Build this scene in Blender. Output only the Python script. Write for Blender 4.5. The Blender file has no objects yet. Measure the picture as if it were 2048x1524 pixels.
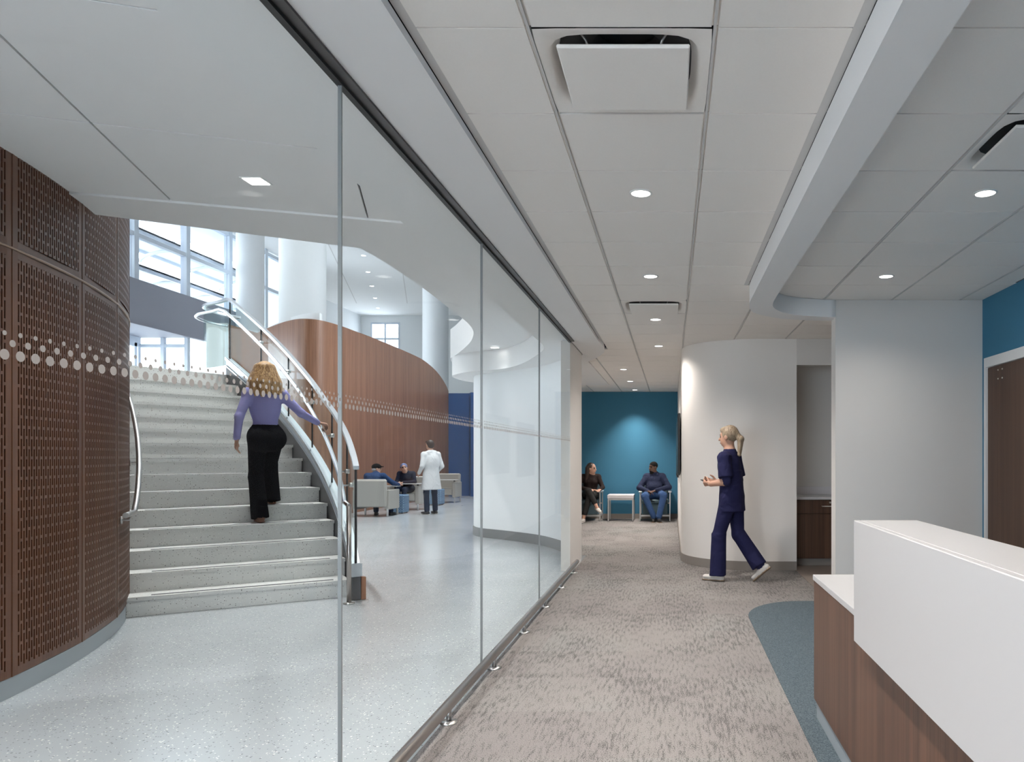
import bpy, math, random
import numpy as np
from mathutils import Vector, Matrix, Euler

random.seed(4)
SC = bpy.context.scene
COL = SC.collection
R = math.radians

# ------------------------------------------------------------------ camera
F_PX, W_PX, H_PX = 1490.0, 2048.0, 1524.0
cam_d = bpy.data.cameras.new('camera')
cam = bpy.data.objects.new('camera', cam_d)
COL.objects.link(cam)
cam.location = (0, 0, 1.36)
cam.rotation_euler = (R(90), 0, 0)
cam_d.sensor_width = 36.0
cam_d.lens = 36.0 * F_PX / W_PX
cam_d.shift_x = -(1343.0 - 1024.0) / W_PX
cam_d.shift_y = (912.0 - 762.0) / W_PX
cam_d.clip_end = 300
SC.camera = cam

# ------------------------------------------------------------------ world / exposure
world = bpy.data.worlds.new('overcast_sky')
SC.world = world
world.use_nodes = True
bg = world.node_tree.nodes['Background']
bg.inputs[0].default_value = (0.85, 0.925, 1.0, 1)
bg.inputs[1].default_value = 7.0
SC.view_settings.view_transform = 'Standard'
SC.view_settings.look = 'None'
SC.view_settings.gamma = 1.0
SC.view_settings.use_curve_mapping = False
SC.view_settings.exposure = 0.42
SC.cycles.use_denoising = True
SC.cycles.adaptive_threshold = 0.025
SC.cycles.max_bounces = 10
SC.cycles.diffuse_bounces = 6
SC.cycles.glossy_bounces = 4
SC.cycles.transmission_bounces = 6
SC.cycles.transparent_max_bounces = 24
SC.cycles.sample_clamp_indirect = 6.0
SC.cycles.caustics_reflective = False
SC.cycles.caustics_refractive = False

def portal(name, loc, rot, sx, sy):
    d = bpy.data.lights.new(name, 'AREA')
    d.shape = 'RECTANGLE'; d.size = sx; d.size_y = sy
    d.cycles.is_portal = True
    o = bpy.data.objects.new(name, d)
    o.location = loc; o.rotation_euler = rot
    COL.objects.link(o)
# light portals in the window walls (sampling guides for the sky)
portal('sky_portal', (-14.05, 21.2, 6.8), Euler((0, R(-90), 0)), 3.8, 13)
portal('sky_portal', (-4.9, -4.05, 1.6), Euler((R(90), 0, 0)), 6.6, 2.7)
portal('sky_portal', (-14.75, 38.25, 5.6), Euler((R(-90), 0, 0)), 1.5, 5.2)

# lamp powers (the lamps themselves are built with their fittings below)
P_CORR, P_DESK, P_WAIT, P_LOBBY, P_HIGH = 158.0, 47.0, 235.0, 138.0, 410.0
WARM = (1.0, 0.915, 0.84)
NEUT = (1.0, 0.985, 0.975)

# ------------------------------------------------------------------ materials
MATS = {}
def nmat(name):
    m = bpy.data.materials.new(name); m.use_nodes = True
    MATS[name] = m
    return m, m.node_tree.nodes, m.node_tree.links, m.node_tree.nodes['Principled BSDF']

def mat(name, col, rough=0.6, metal=0.0, spec=0.5, coat=0.0, emit=None, es=0.0, noise=0.0, nscale=8.0, bump=0.0):
    m, N, L, P = nmat(name)
    P.inputs['Base Color'].default_value = (*col, 1)
    P.inputs['Roughness'].default_value = rough
    P.inputs['Metallic'].default_value = metal
    P.inputs['Specular IOR Level'].default_value = spec
    P.inputs['Coat Weight'].default_value = coat
    if emit:
        P.inputs['Emission Color'].default_value = (*emit, 1)
        P.inputs['Emission Strength'].default_value = es
    if noise or bump:
        tc = N.new('ShaderNodeTexCoord')
        nz = N.new('ShaderNodeTexNoise'); nz.inputs['Scale'].default_value = nscale
        nz.inputs['Detail'].default_value = 4
        L.new(tc.outputs['Object'], nz.inputs['Vector'])
        if noise:
            mx = N.new('ShaderNodeMix'); mx.data_type = 'RGBA'
            mx.inputs[6].default_value = (*[c * (1 - noise) for c in col], 1)
            mx.inputs[7].default_value = (*[min(1, c * (1 + noise)) for c in col], 1)
            L.new(nz.outputs['Fac'], mx.inputs[0])
            L.new(mx.outputs[2], P.inputs['Base Color'])
        if bump:
            b = N.new('ShaderNodeBump'); b.inputs['Strength'].default_value = bump
            b.inputs['Distance'].default_value = 0.01
            L.new(nz.outputs['Fac'], b.inputs['Height'])
            L.new(b.outputs[0], P.inputs['Normal'])
    return m

def ramp(N, stops, interp='LINEAR'):
    r = N.new('ShaderNodeValToRGB'); r.color_ramp.interpolation = interp
    e = r.color_ramp.elements
    while len(e) < len(stops): e.new(0.5)
    for i, (p, c) in enumerate(stops):
        e[i].position = p
        e[i].color = (*c, 1) if len(c) == 3 else c
    return r

def wood(name, dark, light, rough=0.4, sx=60.0, spec=0.4):
    m, N, L, P = nmat(name)
    tc = N.new('ShaderNodeTexCoord')
    mp = N.new('ShaderNodeMapping'); mp.inputs['Scale'].default_value = (sx, sx, 1.2)
    L.new(tc.outputs['Object'], mp.inputs['Vector'])
    n1 = N.new('ShaderNodeTexNoise'); n1.inputs['Scale'].default_value = 1.0; n1.inputs['Detail'].default_value = 5
    L.new(mp.outputs[0], n1.inputs['Vector'])
    mp2 = N.new('ShaderNodeMapping'); mp2.inputs['Scale'].default_value = (sx * .12, sx * .12, .25)
    L.new(tc.outputs['Object'], mp2.inputs['Vector'])
    n2 = N.new('ShaderNodeTexNoise'); n2.inputs['Scale'].default_value = 1.0; n2.inputs['Detail'].default_value = 3
    L.new(mp2.outputs[0], n2.inputs['Vector'])
    ad = N.new('ShaderNodeMath'); ad.operation = 'ADD'
    L.new(n1.outputs['Fac'], ad.inputs[0]); L.new(n2.outputs['Fac'], ad.inputs[1])
    ml = N.new('ShaderNodeMath'); ml.operation = 'MULTIPLY'; ml.inputs[1].default_value = 0.5
    L.new(ad.outputs[0], ml.inputs[0])
    r = ramp(N, [(0.32, dark), (0.68, light)])
    L.new(ml.outputs[0], r.inputs[0])
    L.new(r.outputs[0], P.inputs['Base Color'])
    P.inputs['Roughness'].default_value = rough
    P.inputs['Specular IOR Level'].default_value = spec
    return m

def glass(name, tint=(0.93, 0.97, 0.96), refl=1.0):
    m, N, L, P = nmat(name)
    N.remove(P)
    out = N['Material Output']
    tr = N.new('ShaderNodeBsdfTransparent'); tr.inputs[0].default_value = (*tint, 1)
    gl = N.new('ShaderNodeBsdfGlossy'); gl.inputs['Roughness'].default_value = 0.0
    gl.inputs[0].default_value = (0.95, 0.97, 1, 1)
    lw = N.new('ShaderNodeLayerWeight'); lw.inputs['Blend'].default_value = 0.5
    pw = N.new('ShaderNodeMath'); pw.operation = 'POWER'; pw.inputs[1].default_value = 5
    L.new(lw.outputs['Facing'], pw.inputs[0])
    ma = N.new('ShaderNodeMath'); ma.operation = 'MULTIPLY_ADD'
    ma.inputs[1].default_value = 0.9 * refl; ma.inputs[2].default_value = 0.04 * refl
    L.new(pw.outputs[0], ma.inputs[0])
    mx = N.new('ShaderNodeMixShader')
    L.new(ma.outputs[0], mx.inputs[0]); L.new(tr.outputs[0], mx.inputs[1]); L.new(gl.outputs[0], mx.inputs[2])
    L.new(mx.outputs[0], out.inputs['Surface'])
    return m

def terrazzo(name, base, rough, chip=1.0, scale=62.0):
    m, N, L, P = nmat(name)
    tc = N.new('ShaderNodeTexCoord')
    v1 = N.new('ShaderNodeTexVoronoi'); v1.inputs['Scale'].default_value = scale
    L.new(tc.outputs['Object'], v1.inputs['Vector'])
    # random per chip value picks a few dark ones
    sep = N.new('ShaderNodeSeparateColor'); L.new(v1.outputs['Color'], sep.inputs[0])
    dk = N.new('ShaderNodeMath'); dk.operation = 'LESS_THAN'; dk.inputs[1].default_value = 0.30
    L.new(sep.outputs[0], dk.inputs[0])
    sz = N.new('ShaderNodeMath'); sz.operation = 'MULTIPLY'; sz.inputs[1].default_value = 0.40
    L.new(sep.outputs[1], sz.inputs[0])
    near = N.new('ShaderNodeMath'); near.operation = 'LESS_THAN'
    L.new(v1.outputs['Distance'], near.inputs[0]); L.new(sz.outputs[0], near.inputs[1])
    mk = N.new('ShaderNodeMath'); mk.operation = 'MULTIPLY'
    L.new(dk.outputs[0], mk.inputs[0]); L.new(near.outputs[0], mk.inputs[1])
    lt = N.new('ShaderNodeMath'); lt.operation = 'GREATER_THAN'; lt.inputs[1].default_value = 0.72
    L.new(sep.outputs[0], lt.inputs[0])
    ml = N.new('ShaderNodeMath'); ml.operation = 'MULTIPLY'
    L.new(lt.outputs[0], ml.inputs[0]); L.new(near.outputs[0], ml.inputs[1])
    nz = N.new('ShaderNodeTexNoise'); nz.inputs['Scale'].default_value = 0.9; nz.inputs['Detail'].default_value = 5
    L.new(tc.outputs['Object'], nz.inputs['Vector'])
    r = ramp(N, [(0.3, tuple(c * .93 for c in base)), (0.7, tuple(min(1, c * 1.05) for c in base))])
    L.new(nz.outputs['Fac'], r.inputs[0])
    m1 = N.new('ShaderNodeMix'); m1.data_type = 'RGBA'
    m1.inputs[7].default_value = (*[c * (1 - .72 * chip) for c in base], 1)
    L.new(mk.outputs[0], m1.inputs[0]); L.new(r.outputs[0], m1.inputs[6])
    m2 = N.new('ShaderNodeMix'); m2.data_type = 'RGBA'
    m2.inputs[7].default_value = (0.85, 0.85, 0.82, 1)
    L.new(ml.outputs[0], m2.inputs[0]); L.new(m1.outputs[2], m2.inputs[6])
    L.new(m2.outputs[2], P.inputs['Base Color'])
    P.inputs['Roughness'].default_value = rough
    return m

def carpet(name):
    m, N, L, P = nmat(name)
    tc = N.new('ShaderNodeTexCoord')
    sx = N.new('ShaderNodeSeparateXYZ'); L.new(tc.outputs['Object'], sx.inputs[0])
    def noise(scale_vec, detail=2.0, w=None):
        mp = N.new('ShaderNodeMapping'); mp.inputs['Scale'].default_value = scale_vec
        L.new(tc.outputs['Object'], mp.inputs['Vector'])
        n = N.new('ShaderNodeTexNoise'); n.inputs['Scale'].default_value = 1.0
        n.inputs['Detail'].default_value = detail
        L.new(mp.outputs[0], n.inputs['Vector'])
        return n
    def math_(op, a, b=None, c=None):
        x = N.new('ShaderNodeMath'); x.operation = op
        for i, v in enumerate((a, b, c)):
            if v is None: continue
            if isinstance(v, (int, float)): x.inputs[i].default_value = v
            else: L.new(v, x.inputs[i])
        return x.outputs[0]
    # carpet tile random value (0.61 m squares)
    vo = N.new('ShaderNodeTexVoronoi'); vo.distance = 'CHEBYCHEV'
    vo.inputs['Randomness'].default_value = 0.0; vo.inputs['Scale'].default_value = 1 / .61
    L.new(tc.outputs['Object'], vo.inputs['Vector'])
    sc_ = N.new('ShaderNodeSeparateColor'); L.new(vo.outputs['Color'], sc_.inputs[0])
    dash = noise((165, 125, 1), 1.0)           # short dark tufts, longer along the corridor
    column = noise((62, 9.0, 1), 1.0)        # rows of tufts
    patch = noise((2.2, 1.5, 1), 2.0)
    fine = noise((240, 200, 1), 2.0)
    big = noise((.8, .5, 1), 2.0)
    a = math_('MULTIPLY_ADD', column.outputs['Fac'], 0.72, -0.36)
    b = math_('MULTIPLY_ADD', patch.outputs['Fac'], 0.42, -0.21)
    t = math_('MULTIPLY_ADD', sc_.outputs[0], 0.10, -0.05)
    s = math_('ADD', math_('ADD', dash.outputs['Fac'], a), math_('ADD', b, t))
    r = ramp(N, [(0.565, (0, 0, 0)), (0.63, (1, 1, 1))]); L.new(s, r.inputs[0])
    base = ramp(N, [(0.3, (.240, .222, .219)), (0.55, (.270, .256, .249)), (0.75, (.266, .268, .262))])
    L.new(math_('ADD', math_('MULTIPLY', sc_.outputs[1], .20), math_('MULTIPLY', big.outputs['Fac'], .80)), base.inputs[0])
    mx = N.new('ShaderNodeMix'); mx.data_type = 'RGBA'
    mx.inputs[7].default_value = (.105, .100, .100, 1)
    L.new(math_('MULTIPLY', r.outputs[0], 0.85), mx.inputs[0]); L.new(base.outputs[0], mx.inputs[6])
    fr = ramp(N, [(0.3, (.70, .70, .70)), (0.7, (1.28, 1.28, 1.28))]); L.new(fine.outputs['Fac'], fr.inputs[0])
    mm = N.new('ShaderNodeMix'); mm.data_type = 'RGBA'; mm.blend_type = 'MULTIPLY'; mm.inputs[0].default_value = 1
    L.new(mx.outputs[2], mm.inputs[6]); L.new(fr.outputs[0], mm.inputs[7])
    L.new(mm.outputs[2], P.inputs['Base Color'])
    P.inputs['Roughness'].default_value = 0.95
    P.inputs['Specular IOR Level'].default_value = 0.1
    bp = N.new('ShaderNodeBump'); bp.inputs['Strength'].default_value = 0.4; bp.inputs['Distance'].default_value = 0.004
    L.new(fine.outputs['Fac'], bp.inputs['Height']); L.new(bp.outputs[0], P.inputs['Normal'])
    return m

def speckle(name, c1, c2, scale):
    m, N, L, P = nmat(name)
    tc = N.new('ShaderNodeTexCoord')
    n = N.new('ShaderNodeTexNoise'); n.inputs['Scale'].default_value = scale; n.inputs['Detail'].default_value = 3
    L.new(tc.outputs['Object'], n.inputs['Vector'])
    r = ramp(N, [(0.38, c1), (0.62, c2)]); L.new(n.outputs['Fac'], r.inputs[0])
    L.new(r.outputs[0], P.inputs['Base Color'])
    P.inputs['Roughness'].default_value = .95; P.inputs['Specular IOR Level'].default_value = .1
    return m

def brick_fabric(name):
    m, N, L, P = nmat(name)
    tc = N.new('ShaderNodeTexCoord')
    b = N.new('ShaderNodeTexBrick')
    b.inputs['Color1'].default_value = (.05, .12, .24, 1); b.inputs['Color2'].default_value = (.10, .19, .32, 1)
    b.inputs['Mortar'].default_value = (.30, .42, .52, 1)
    b.inputs['Scale'].default_value = 9.0; b.inputs['Mortar Size'].default_value = .035
    mp = N.new('ShaderNodeMapping'); mp.inputs['Rotation'].default_value = (R(90), 0, 0)
    L.new(tc.outputs['Object'], mp.inputs['Vector']); L.new(mp.outputs[0], b.inputs['Vector'])
    L.new(b.outputs[0], P.inputs['Base Color']); P.inputs['Roughness'].default_value = .85
    return m

def hairmat(name, c1, c2):
    m, N, L, P = nmat(name)
    tc = N.new('ShaderNodeTexCoord')
    mp = N.new('ShaderNodeMapping'); mp.inputs['Scale'].default_value = (70, 70, 9)
    L.new(tc.outputs['Object'], mp.inputs['Vector'])
    n = N.new('ShaderNodeTexNoise'); n.inputs['Scale'].default_value = 1; n.inputs['Detail'].default_value = 3
    n.inputs['Distortion'].default_value = 1.2
    L.new(mp.outputs[0], n.inputs['Vector'])
    r = ramp(N, [(0.36, c1), (0.64, c2)]); L.new(n.outputs['Fac'], r.inputs[0])
    L.new(r.outputs[0], P.inputs['Base Color']); P.inputs['Roughness'].default_value = .45
    b = N.new('ShaderNodeBump'); b.inputs['Strength'].default_value = .7; b.inputs['Distance'].default_value = .01
    L.new(n.outputs['Fac'], b.inputs['Height']); L.new(b.outputs[0], P.inputs['Normal'])
    return m

def fabric(name, col, fold=0.35, fs=7.0):
    m, N, L, P = nmat(name)
    tc = N.new('ShaderNodeTexCoord')
    n = N.new('ShaderNodeTexNoise'); n.inputs['Scale'].default_value = fs; n.inputs['Detail'].default_value = 2
    n.inputs['Distortion'].default_value = .8
    L.new(tc.outputs['Object'], n.inputs['Vector'])
    b = N.new('ShaderNodeBump'); b.inputs['Strength'].default_value = fold; b.inputs['Distance'].default_value = .05
    L.new(n.outputs['Fac'], b.inputs['Height']); L.new(b.outputs[0], P.inputs['Normal'])
    P.inputs['Base Color'].default_value = (*col, 1)
    P.inputs['Roughness'].default_value = .85; P.inputs['Specular IOR Level'].default_value = .2
    return m

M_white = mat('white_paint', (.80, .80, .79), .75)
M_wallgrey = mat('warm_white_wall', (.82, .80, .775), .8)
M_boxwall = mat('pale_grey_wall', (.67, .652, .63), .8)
M_lobwhite = mat('lobby_white_wall', (.80, .82, .83), .6)
M_ceilw = mat('ceiling_white', (.85, .85, .85), .85)
M_tile = mat('ceiling_tile_white', (.92, .885, .845), .95, noise=.02, nscale=120)
M_tee = mat('grid_white', (.62, .61, .60), .6)
M_dark = mat('plenum_dark', (.03, .03, .03), .9)
M_black = mat('black_trim', (.012, .012, .013), .5)
M_gunmetal = mat('dark_anodised', (.085, .08, .08), .45, .6)
M_steel = mat('brushed_steel', (.55, .54, .53), .28, 1.0)
M_railst = mat('rail_steel', (.74, .76, .79), .22, 1.0)
M_bronze = mat('bumper_steel', (.42, .385, .36), .3, 1.0)
M_alu = mat('aluminium', (.60, .60, .60), .4, .8)
M_stringer = mat('grey_steel_paint', (.10, .10, .105), .5, .3)
M_stringer_l = mat('light_steel_paint', (.52, .56, .60), .35, .5)
M_base = mat('grey_base', (.30, .335, .36), .45)
M_basegrey = mat('grey_rubber_base', (.15, .155, .16), .5)
M_basetaupe = mat('taupe_rubber_base', (.27, .245, .225), .6)
M_teal = mat('teal_blue_wall', (.045, .195, .32), .75)
M_navy = mat('lobby_blue_wall', (.016, .095, .29), .5)
M_spandrel = mat('grey_spandrel', (.30, .31, .36), .6)
M_mull = mat('pale_mullion', (.62, .68, .76), .5)
M_wood = wood('walnut_wall', (.17, .075, .042), (.33, .165, .10), .38, 55)
M_wooddrum = wood('walnut_drum', (.085, .030, .013), (.15, .060, .028), .36, 80)
M_wooddesk = wood('walnut_desk', (.055, .025, .015), (.165, .082, .050), .4, 95)
M_wooddoor = wood('walnut_door', (.050, .024, .014), (.115, .058, .034), .4, 110)
M_solid = mat('white_solid_surface', (.545, .545, .555), .28)
M_terr = terrazzo('terrazzo_floor', (.445, .47, .495), .16, .75, 80.0)
M_terrst = terrazzo('terrazzo_step', (.68, .685, .67), .35, 1.0, 85.0)
M_grip = mat('grip_strip', (.12, .12, .13), .8)
M_joint = mat('silicone_joint', (.20, .205, .215), .4)
M_carpet = carpet('carpet_streaked')
M_carpetb = speckle('carpet_blue_grey', (.060, .082, .098), (.125, .158, .180), 160)
M_vinyl = mat('vinyl_taupe', (.26, .22, .195), .5)
M_glass = glass('clear_glass', (.97, .985, .978), .12)
M_glassr = glass('rail_glass', (.93, .965, .96), .13)
M_pane = glass('window_glass', (.97, .98, 1.0), .8)
M_dot = mat('frosted_dot', (.345, .33, .318), .7)
M_lamp = mat('lamp_lens', (1, 1, 1), .5, emit=(1, .96, .9), es=6)
M_lampc = mat('lamp_lens_cool', (1, 1, 1), .5, emit=(1, .98, .95), es=7)
M_screen = mat('black_screen', (.008, .008, .009), .25)
M_grey_up = mat('beige_vinyl_upholstery', (.36, .345, .315), .5, bump=.03, nscale=30)
M_teal_up = mat('slate_upholstery', (.055, .095, .115), .6)
M_tablegrey = mat('white_laminate', (.66, .64, .66), .4)
M_ottoman = brick_fabric('blue_brick_fabric')
M_chrome_d = mat('satin_nickel', (.62, .60, .56), .3, 1.0)
M_ext = mat('exterior_pale', (.62, .66, .70), .7)
M_paving = mat('exterior_paving', (.55, .55, .53), .9)
M_sky_bldg = mat('far_building', (.40, .46, .55), .8)

# ------------------------------------------------------------------ mesh helpers
class MB:
    def __init__(s): s.v = []; s.f = []; s.sm = []
    def add(s, vs, fs, smooth=False):
        b = len(s.v); s.v += [tuple(p) for p in vs]
        s.f += [tuple(i + b for i in f) for f in fs]; s.sm += [smooth] * len(fs)
        return s
    def box(s, x0, x1, y0, y1, z0, z1):
        vs = [(x, y, z) for z in (z0, z1) for y in (y0, y1) for x in (x0, x1)]
        return s.add(vs, [(0, 2, 3, 1), (4, 5, 7, 6), (0, 1, 5, 4), (2, 6, 7, 3), (0, 4, 6, 2), (1, 3, 7, 5)])
    def bbox(s, x0, x1, y0, y1, z0, z1, b):
        """box with chamfered edges"""
        cx, cy, cz = (x0 + x1) / 2, (y0 + y1) / 2, (z0 + z1) / 2
        hx, hy, hz = (x1 - x0) / 2, (y1 - y0) / 2, (z1 - z0) / 2
        vs = []; idx = {}
        for sx in (-1, 1):
            for sy in (-1, 1):
                for sz in (-1, 1):
                    for ax in range(3):
                        p = [cx + sx * (hx - (b if ax != 0 else 0)), cy + sy * (hy - (b if ax != 1 else 0)), cz + sz * (hz - (b if ax != 2 else 0))]
                        idx[(sx, sy, sz, ax)] = len(vs); vs.append(p)
        fs = []
        for ax in range(3):
            o = [(-1, -1), (1, -1), (1, 1), (-1, 1)]
            for sg in (-1, 1):
                q = []
                for (u, w) in o:
                    t = [0, 0, 0]; t[ax] = sg; t[(ax + 1) % 3] = u; t[(ax + 2) % 3] = w
                    q.append(idx[(*t, ax)])
                fs.append(tuple(q if sg > 0 else q[::-1]))
        for ax in range(3):        # edges running along ax
            a1, a2 = (ax + 1) % 3, (ax + 2) % 3
            for u in (-1, 1):
                for w in (-1, 1):
                    def k(t, which):
                        tt = [0, 0, 0]; tt[ax] = t; tt[a1] = u; tt[a2] = w
                        return idx[(*tt, which)]
                    q = [k(-1, a1), k(1, a1), k(1, a2), k(-1, a2)]
                    fs.append(tuple(q if u * w > 0 else q[::-1]))
        for sx in (-1, 1):
            for sy in (-1, 1):
                for sz in (-1, 1):
                    q = [idx[(sx, sy, sz, 0)], idx[(sx, sy, sz, 1)], idx[(sx, sy, sz, 2)]]
                    fs.append(tuple(q if sx * sy * sz > 0 else q[::-1]))
        return s.add(vs, fs)
    def prism(s, pts, z0, z1, smooth=False):
        n = len(pts)
        if sum(pts[i][0] * pts[(i + 1) % n][1] - pts[(i + 1) % n][0] * pts[i][1] for i in range(n)) < 0:
            pts = pts[::-1]
        vs = [(x, y, z0) for x, y in pts] + [(x, y, z1) for x, y in pts]
        s.add(vs, [tuple(range(n))[::-1], tuple(range(n, 2 * n))])
        b = len(s.v); s.v += [tuple(p) for p in vs]
        for i in range(n):
            j = (i + 1) % n
            s.f.append((b + i, b + j, b + n + j, b + n + i)); s.sm.append(smooth)
        return s
    def tube(s, path, r, n=12, cap=True, closed=False):
        P = [Vector(p) for p in path]; m = len(P)
        rs = r if isinstance(r, (list, tuple)) else [r] * m
        up = Vector((0, 0, 1)); vs = []
        prev = None
        for i in range(m):
            t = (P[min(i + 1, m - 1)] - P[max(i - 1, 0)]).normalized()
            if prev is None:
                a = up if abs(t.dot(up)) < .95 else Vector((1, 0, 0))
                u = t.cross(a).normalized()
            else:
                u = (prev - t * prev.dot(t)).normalized()
            prev = u; w = t.cross(u)
            for k in range(n):
                an = 2 * math.pi * k / n
                vs.append(P[i] + (u * math.cos(an) + w * math.sin(an)) * rs[i])
        fs = [(i * n + k, i * n + (k + 1) % n, (i + 1) * n + (k + 1) % n, (i + 1) * n + k) for i in range(m - 1) for k in range(n)]
        s.add(vs, fs, True)
        if cap:
            b = len(s.v) - m * n
            s.f.append(tuple(range(b, b + n))[::-1]); s.sm.append(False)
            s.f.append(tuple(range(b + (m - 1) * n, b + m * n))); s.sm.append(False)
        return s
    def lathe(s, prof, c=(0, 0, 0), n=24, smooth=True):
        vs = []
        for r, z in prof:
            for k in range(n):
                a = 2 * math.pi * k / n
                vs.append((c[0] + r * math.cos(a), c[1] + r * math.sin(a), c[2] + z))
        m = len(prof)
        fs = [(i * n + k, i * n + (k + 1) % n, (i + 1) * n + (k + 1) % n, (i + 1) * n + k) for i in range(m - 1) for k in range(n)]
        return s.add(vs, fs, smooth)
    def sweep(s, frames, smooth=True, cap=True):
        """frames: list of rings (equal length lists of points)"""
        n = len(frames[0]); vs = [p for fr in frames for p in fr]; m = len(frames)
        fs = [(i * n + k, i * n + (k + 1) % n, (i + 1) * n + (k + 1) % n, (i + 1) * n + k) for i in range(m - 1) for k in range(n)]
        s.add(vs, fs, smooth)
        if cap:
            b = len(s.v) - m * n
            s.f.append(tuple(range(b, b + n))[::-1]); s.sm.append(False)
            s.f.append(tuple(range(b + (m - 1) * n, b + m * n))); s.sm.append(False)
        return s
    def build(s, name, material, parent=None, loc=None):
        me = bpy.data.meshes.new(name)
        me.from_pydata(s.v, [], s.f)
        me.polygons.foreach_set('use_smooth', s.sm)
        me.materials.append(material)
        me.update()
        return link(name, me, parent, loc)

def link(name, data, parent=None, loc=None):
    o = bpy.data.objects.new(name, data)
    COL.objects.link(o)
    if loc is not None: o.location = loc
    if parent is not None:
        o.parent = parent
    return o

def recalc(o):
    import bmesh
    bm = bmesh.new(); bm.from_mesh(o.data); bmesh.ops.recalc_face_normals(bm, faces=bm.faces); bm.to_mesh(o.data); bm.free()
    return o

def tag(o, label, cat, group=None, kind=None):
    o['label'] = label; o['category'] = cat
    if group: o['group'] = group
    if kind: o['kind'] = kind
    return o
def struct(o, label, cat): return tag(o, label, cat, kind='structure')
def empty(name, loc=(0, 0, 0), rz=0.0):
    o = link(name, None, None, loc); o.rotation_euler = (0, 0, rz); o.empty_display_size = .1
    return o
def copy_tree(o, parent=None):
    c = o.copy(); COL.objects.link(c); c.parent = parent
    for ch in o.children: copy_tree(ch, c)
    return c

def crom(pts, n=8):
    P = [np.array(p, float) for p in pts]
    P = [2 * P[0] - P[1]] + P + [2 * P[-1] - P[-2]]
    out = []
    for i in range(1, len(P) - 2):
        for k in range(n):
            t = k / n
            out.append(.5 * ((2 * P[i]) + (-P[i - 1] + P[i + 1]) * t + (2 * P[i - 1] - 5 * P[i] + 4 * P[i + 1] - P[i + 2]) * t * t + (-P[i - 1] + 3 * P[i] - 3 * P[i + 1] + P[i + 2]) * t ** 3))
    out.append(P[-2])
    return [tuple(map(float, p)) for p in out]

def offset(path, d):
    """offset a 2d polyline to its right by d"""
    out = []
    for i in range(len(path)):
        a = np.array(path[max(i - 1, 0)]); b = np.array(path[min(i + 1, len(path) - 1)])
        t = (b - a) / (np.linalg.norm(b - a) + 1e-9)
        out.append((path[i][0] + t[1] * d, path[i][1] - t[0] * d))
    return out

def wallpath(path, d, z0, z1):
    """closed outline of a wall following a path, thickness d to the right"""
    return path + offset(path, d)[::-1]

# smooth vertical ribbon wall with thickness and variable top
def ribbon(path, d, z0, ztop, smooth=True):
    off = offset(path, d); m = MB(); n = len(path)
    zt = ztop if isinstance(ztop, (list, tuple)) else [ztop] * n
    zb = z0 if isinstance(z0, (list, tuple)) else [z0] * n
    fr = []
    m.add([(x, y, zb[i]) for i, (x, y) in enumerate(path)] + [(x, y, zt[i]) for i, (x, y) in enumerate(path)],
          [(i, i + 1, n + i + 1, n + i) for i in range(n - 1)], smooth)
    m.add([(x, y, zb[i]) for i, (x, y) in enumerate(off)] + [(x, y, zt[i]) for i, (x, y) in enumerate(off)],
          [(i + 1, i, n + i, n + i + 1) for i in range(n - 1)], smooth)
    m.add([(x, y, zt[i]) for i, (x, y) in enumerate(path)] + [(x, y, zt[i]) for i, (x, y) in enumerate(off)],
          [(i, i + 1, n + i + 1, n + i) for i in range(n - 1)])
    m.add([(x, y, zb[i]) for i, (x, y) in enumerate(path)] + [(x, y, zb[i]) for i, (x, y) in enumerate(off)],
          [(i + 1, i, n + i, n + i + 1) for i in range(n - 1)])
    for i in (0, n - 1):
        q = [(*path[i], zb[i]), (*path[i], zt[i]), (*off[i], zt[i]), (*off[i], zb[i])]
        m.add(q if i == 0 else q[::-1], [(0, 1, 2, 3)])
    return m
#@@STRUCTURE
# ================================================================== structure: floors
ZC = 2.755                       # corridor ceiling
o = MB().box(-17, -1.165, -4.2, 39, -.12, 0).build('floor', M_terr); struct(o, 'polished pale grey terrazzo floor of the lobby', 'floor')
o = MB().box(-1.165, 4.2, -3.8, 16.4, -.12, 0).build('floor', M_carpet)
struct(o, 'streaked warm grey carpet along the corridor', 'floor')
o = MB().prism([(-1.165, 10.2), (-1.165, 16.4), (-3.3, 16.4), (-3.3, 13.1), (-2.9, 12.45), (-1.9, 11.45), (-1.5, 10.8), (-1.3, 10.2)], .0005, .003).build('floor', M_carpet)
struct(o, 'streaked carpet of the waiting corner left of the corridor', 'floor')
cor = [(.65, -3.7), (.65, 6.05)] + [(1.2 - .55 * math.cos(a), 6.25 + .72 * math.sin(a)) for a in np.linspace(.0, math.pi / 2, 12)] + [(1.46, 6.97), (2.78, 6.97), (2.78, -3.7)]
o = MB().prism(cor, .0005, .004).build('floor', M_carpetb); struct(o, 'blue-grey carpet inset with a rounded corner around the reception desk', 'floor')
o = MB().box(1.475, 4.1, 6.97, 9.8, .0005, .005).build('floor', M_vinyl); struct(o, 'taupe vinyl floor in front of the coffee alcove', 'floor')

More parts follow.
